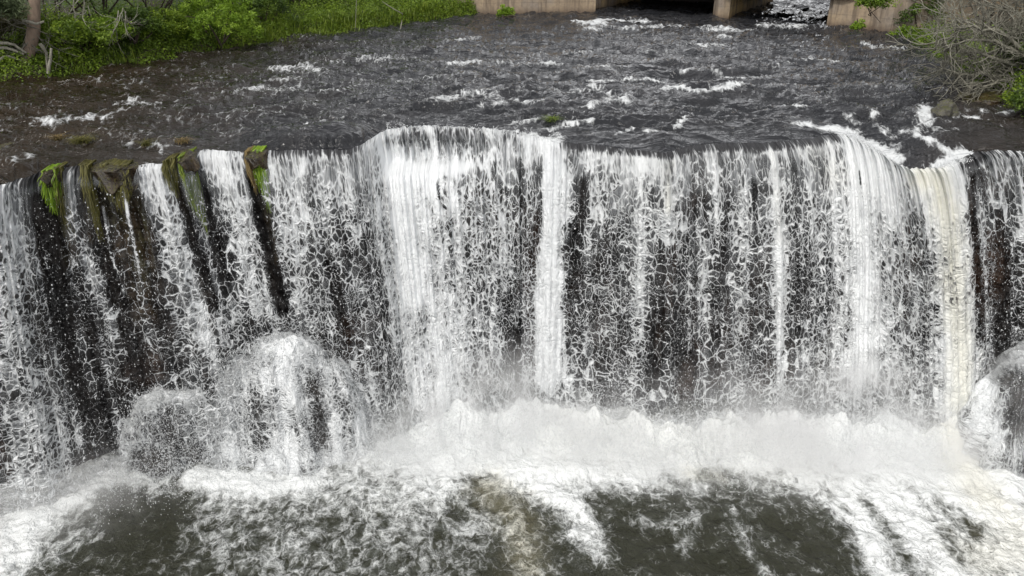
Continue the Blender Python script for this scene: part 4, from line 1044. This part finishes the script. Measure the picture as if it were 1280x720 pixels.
def make_blades(P, h, w, lean, droop):
    """three-segment tapered blades"""
    n = len(P); a = rng.uniform(0, 2*np.pi, n); d = np.stack([np.cos(a), np.sin(a), 0*a], -1); s = np.stack([-np.sin(a), np.cos(a), 0*a], -1)
    L = h*rng.uniform(0, 1, n)*lean
    lv = []
    for f, wf in ((0, 1.), (.4, .85), (.75, .55), (1., .12)):
        c = P+d*(L*f**2*1.6)[:, None]; c[:, 2] += h*(f-droop*f**3)
        lv += [c-s*w*wf*.5, c+s*w*wf*.5]
    V = np.stack(lv, 1).reshape(-1, 3)
    f = np.array([[0, 1, 3, 2], [2, 3, 5, 4], [4, 5, 7, 6]])
    F = (f[None]+np.arange(n)[:, None, None]*8).reshape(-1, 4)
    return V, F, np.repeat(rng.uniform(.15, .85, n), 8)
plants()

# ------------------------------------------------------------------ tufts on the crest, mossy rocks, hanging grass
def tuft(px, py, r, h, n, mat, label, z=.12, w=.010):
    p = G(px, py, z)
    o = empty('grass_tuft', p, label, 'grass tuft', 'grass tufts on the crest of the falls')
    st = blob('stone', p+np.array([0, .02, -.10]), (r*.9, r*.7, .12), M['mossrock'], seed=int(px), sub=3, amp=.2)
    st.parent = o; st.location = (0, .02, -.10)
    q = rng.normal(0, r*.38, (n, 3)); q[:, 2] = 0
    d = np.linalg.norm(q, axis=1)
    V, F, T = make_blades(q, h*rng.uniform(.5, 1.2, n)*np.exp(-(d/r)**2*.6), w, 1.4, .55)
    mesh_np('blades', V+[0, 0, -.03], F, M[mat], attrs={'tone': T}, parent=o)
    return o
tuft(73, 172, .13, .16, 160, 'grass_brown', 'rust-brown grass tuft in the river, leftmost above the left end of the falls')
tuft(102, 176, .19, .20, 320, 'grass_olive', 'round yellow-green grass tuft in the river, right beside the rust-brown one')
tuft(182, 180, .10, .20, 120, 'grass_olive', 'thin olive grass tuft above the gap between left-hand water streams')
tuft(228, 176, .16, .14, 180, 'grass_brown', 'brownish grass tuft just above the split mossy stone on the crest')
tuft(326, 165, .13, .13, 180, 'grass_olive', 'yellow-green flat grass tuft on the left half of the smooth stone dome')
tuft(343, 168, .12, .12, 160, 'grass', 'green flat grass tuft beside the yellow-green one on the stone dome')
tuft(690, 150, .14, .18, 240, 'grass', 'dark green grass tuft alone in the river near the middle of the crest')
tuft(22, 194, .10, .14, 110, 'grass_olive', 'small olive tuft on the rounded rock at the left edge')

def lip_rock(px0, px1, out, drop, up, label, seed, mat='mossrock'):
    i0, i1 = np.searchsorted(us, px0), np.searchsorted(us, px1)
    c = (C[i0]+C[i1])/2; w = abs(C[i1][0]-C[i0][0])/2
    o = blob('mossy_rock', (c[0], c[1]+.05, c[2]-.05), (w*1.05, .40, .13), M[mat], seed, 5, .22)
    # pull the front down over the edge
    for v in o.data.vertices:
        if v.co.y < 0.05 and v.co.z < .02:
            k = min(1, (.05-v.co.y)/.2); v.co.z -= drop*.55*k*k*(.6+.35*mn.noise(v.co*5)); v.co.y *= (1-.2*k)
            v.co.x += drop*k*.10
        if v.co.z > 0: v.co.z *= up
    return tag(o, label, 'rock', 'mossy rocks on the lip of the falls')
lip_rock(116, 172, .2, .8, .75, 'broad brown mossy rock lip standing dry between two left-hand streams', 2)
lip_rock(214, 250, .2, .5, .9, 'split dark rock with draped grass between two white streams', 4)
lip_rock(56, 76, .2, .3, .8, 'small rock under bright green hanging grass near the left end of the lip', 6)
lip_rock(308, 336, .2, .4, .7, 'narrow rock wedge under lime green grass beside the smooth water dome', 9)
tag(blob('mossy_rock', G(12, 192, -.02), (.48, .3, .16), M['mossrock'], 12, 5, .2), 'low olive-brown rounded rock in the river at the left edge', 'rock', 'mossy rocks on the lip of the falls')
tag(blob('boulder', G(1180, 146, .08), (.26, .24, .30), M['boulder'], 15, 5, .22), 'pale grey-green boulder standing in the rapids above the right end of the falls', 'boulder')
tag(blob('boulder', G(1245, 128, .0), (.9, .45, .22), M['mossrock'], 17, 5, .22), 'low dark brown rock shelf at the right bank beneath the bare branches', 'boulder')

def hang(px0, px1, y1, n, mat, label, spread=.02, len0=.3, w=.008, z=-.02):
    """strands rooted on the lip between two marks, draping over and down the rock face"""
    m0 = .5*(px0+px1); i = int(np.searchsorted(us, m0)); root = C[i]+np.array([0, -.05, .03])
    o = empty('hanging_grass', root, label, 'hanging grass', 'grass hanging over the lip of the falls')
    Ltot = (y1-yk[i])*.0160; n = int(n*2)
    mb = MB(); 
    uu = rng.uniform(px0, px1, n)
    for u_ in uu:
        j = int(np.clip(np.searchsorted(us, u_), 0, len(us)-1)); c = C[j]; side = (u_-m0)/max(1, (px1-px0)/2)
        L = Ltot*max(.2, (1-.5*abs(side)))*rng.uniform(.12, 1.0)**.8
        lean = (B[j][0]-C[j][0])/5.9
        P = [c+[0, .10, .03+rng.uniform(0, .04)], c+[0, -.10+rng.normal(0, .03), .05]]
        ph = rng.uniform(0, 6)
        out = rng.uniform(.03, .16)
        for k in range(1, 8):
            f = k/7; P.append(c+np.array([lean*L*f*(1.1-side*.6*f)+.035*math.sin(ph+f*4)*f, -out-.16*f, .02-L*f]))
        P = np.array(P)-root
        s = np.array([1, 0, 0])*w*.75*rng.uniform(.4, 1.2)
        wd = np.array([.9, 1, 1, 1, .95, .9, .8, .6, .25])[:, None]
        V = np.stack([P-s*wd, P+s*wd+np.array([0, rng.normal(0, .004), 0])], 1).reshape(-1, 3)
        f_ = np.array([[2*k, 2*k+1, 2*k+3, 2*k+2] for k in range(8)])
        mb.add(V, f_, np.clip(rng.uniform(.1, .9)-.0*abs(side), 0, 1))
    me = mb; V = np.concatenate(me.V)
    mesh_np('strands', V, np.concatenate(me.F[4]), M[mat], attrs={'tone': np.concatenate(me.T)}, parent=o)
hang(58, 76, 262, 240, 'grass_lime', 'bright green grass tassel hanging near the left end of the lip')
hang(72, 82, 285, 90, 'grass_olive', 'thin olive strands hanging just right of the bright tassel near the left end')
hang(104, 118, 300, 150, 'grass_olive', 'long thin olive strands hanging at the left side of the broad mossy rock', w=.007)
hang(208, 222, 245, 150, 'grass_olive', 'brown-olive strands draped at the left side of the split rock')
hang(226, 244, 290, 200, 'grass', 'green-olive strands draped down between two white streams on the split rock')
hang(308, 318, 240, 90, 'grass_brown', 'brownish strands hanging left of the lime green tassel')
hang(316, 332, 262, 260, 'grass_lime', 'short thick lime green tassel hanging beside the smooth water dome')
hang(128, 165, 262, 160, 'grass_olive', 'sparse mossy strands trailing over the face of the broad mossy rock', w=.010)

# ------------------------------------------------------------------ light, sky, camera
SUN_EL, SUN_AZ = 52., 205.     # azimuth clockwise from +Y
w = bpy.data.worlds.new('World'); scene.world = w; w.use_nodes = True
nt = w.node_tree; nt.nodes.clear()
sky = nt.nodes.new('ShaderNodeTexSky'); sky.sky_type = 'NISHITA'; sky.sun_disc = False; sky.sun_elevation = R(SUN_EL); sky.sun_rotation = R(SUN_AZ)
sky.air_density = 1.; sky.dust_density = 4.; sky.ozone_density = 1.
hs = nt.nodes.new('ShaderNodeHueSaturation'); hs.inputs['Saturation'].default_value = .18; hs.inputs['Value'].default_value = 1.0
bg = nt.nodes.new('ShaderNodeBackground'); bg.inputs['Strength'].default_value = .15
ow = nt.nodes.new('ShaderNodeOutputWorld')
nt.links.new(sky.outputs[0], hs.inputs['Color']); tc = nt.nodes.new('ShaderNodeTexCoord'); mp = nt.nodes.new('ShaderNodeMapping'); mp.inputs['Scale'].default_value = (1, 1, 2.6)
cn = nt.nodes.new('ShaderNodeTexNoise'); cn.inputs['Scale'].default_value = 2.2; cn.inputs['Detail'].default_value = 5; cn.inputs['Roughness'].default_value = .6
cr = nt.nodes.new('ShaderNodeValToRGB'); cr.color_ramp.elements[0].position = .34; cr.color_ramp.elements[0].color = (1.6, 1.65, 1.8, 1); cr.color_ramp.elements[1].position = .66; cr.color_ramp.elements[1].color = (8.6, 8.6, 8.7, 1)
cm = nt.nodes.new('ShaderNodeMix'); cm.data_type = 'RGBA'; cm.inputs[0].default_value = .75        # cloud cover
nt.links.new(tc.outputs['Generated'], mp.inputs[0]); nt.links.new(mp.outputs[0], cn.inputs['Vector']); nt.links.new(cn.outputs['Fac'], cr.inputs[0])
nt.links.new(hs.outputs[0], cm.inputs[6]); sx = nt.nodes.new('ShaderNodeSeparateXYZ'); nt.links.new(tc.outputs['Generated'], sx.inputs[0])
mg = nt.nodes.new('ShaderNodeMapRange'); mg.inputs[1].default_value = .12; mg.inputs[2].default_value = .75; mg.inputs[3].default_value = 1.8; mg.inputs[4].default_value = .6
nt.links.new(sx.outputs[2], mg.inputs[0])       # thinner, brighter cloud low down
vm_ = nt.nodes.new('ShaderNodeVectorMath'); vm_.operation = 'SCALE'; nt.links.new(cr.outputs[0], vm_.inputs[0]); nt.links.new(mg.outputs[0], vm_.inputs['Scale'])
nt.links.new(vm_.outputs[0], cm.inputs[7]); nt.links.new(cm.outputs[2], bg.inputs[0]); nt.links.new(bg.outputs[0], ow.inputs[0])
sl = bpy.data.lights.new('sun', 'SUN'); sl.energy = 2.0; sl.angle = R(10); sl.color = (1, .96, .90)
so = bpy.data.objects.new('sun', sl); COL.objects.link(so)
az, el = R(SUN_AZ), R(SUN_EL)
dirv = Vector((math.sin(az)*math.cos(el), math.cos(az)*math.cos(el), math.sin(el)))
so.rotation_euler = dirv.to_track_quat('Z', 'Y').to_euler(); so.location = dirv*60
cam = bpy.data.cameras.new('camera'); cam.sensor_width = 36; cam.lens = 36*FOC/1280; cam.clip_end = 2000; cam.clip_start = .1
co = bpy.data.objects.new('camera', cam); COL.objects.link(co); co.location = (0, 0, CAMZ); co.rotation_euler = (R(90-PITCH), 0, 0)
scene.camera = co
scene.view_settings.view_transform = 'Standard'; scene.view_settings.look = 'None'; scene.view_settings.exposure = 0.2; scene.view_settings.gamma = 1
scene.render.engine = 'CYCLES'
cy = scene.cycles
cy.use_denoising = True; cy.transparent_max_bounces = 12; cy.max_bounces = 10; cy.diffuse_bounces = 3; cy.glossy_bounces = 3; cy.volume_bounces = 8; cy.transmission_bounces = 3
cy.volume_step_rate = 2.5; cy.volume_max_steps = 64; cy.caustics_reflective = False; cy.caustics_refractive = False
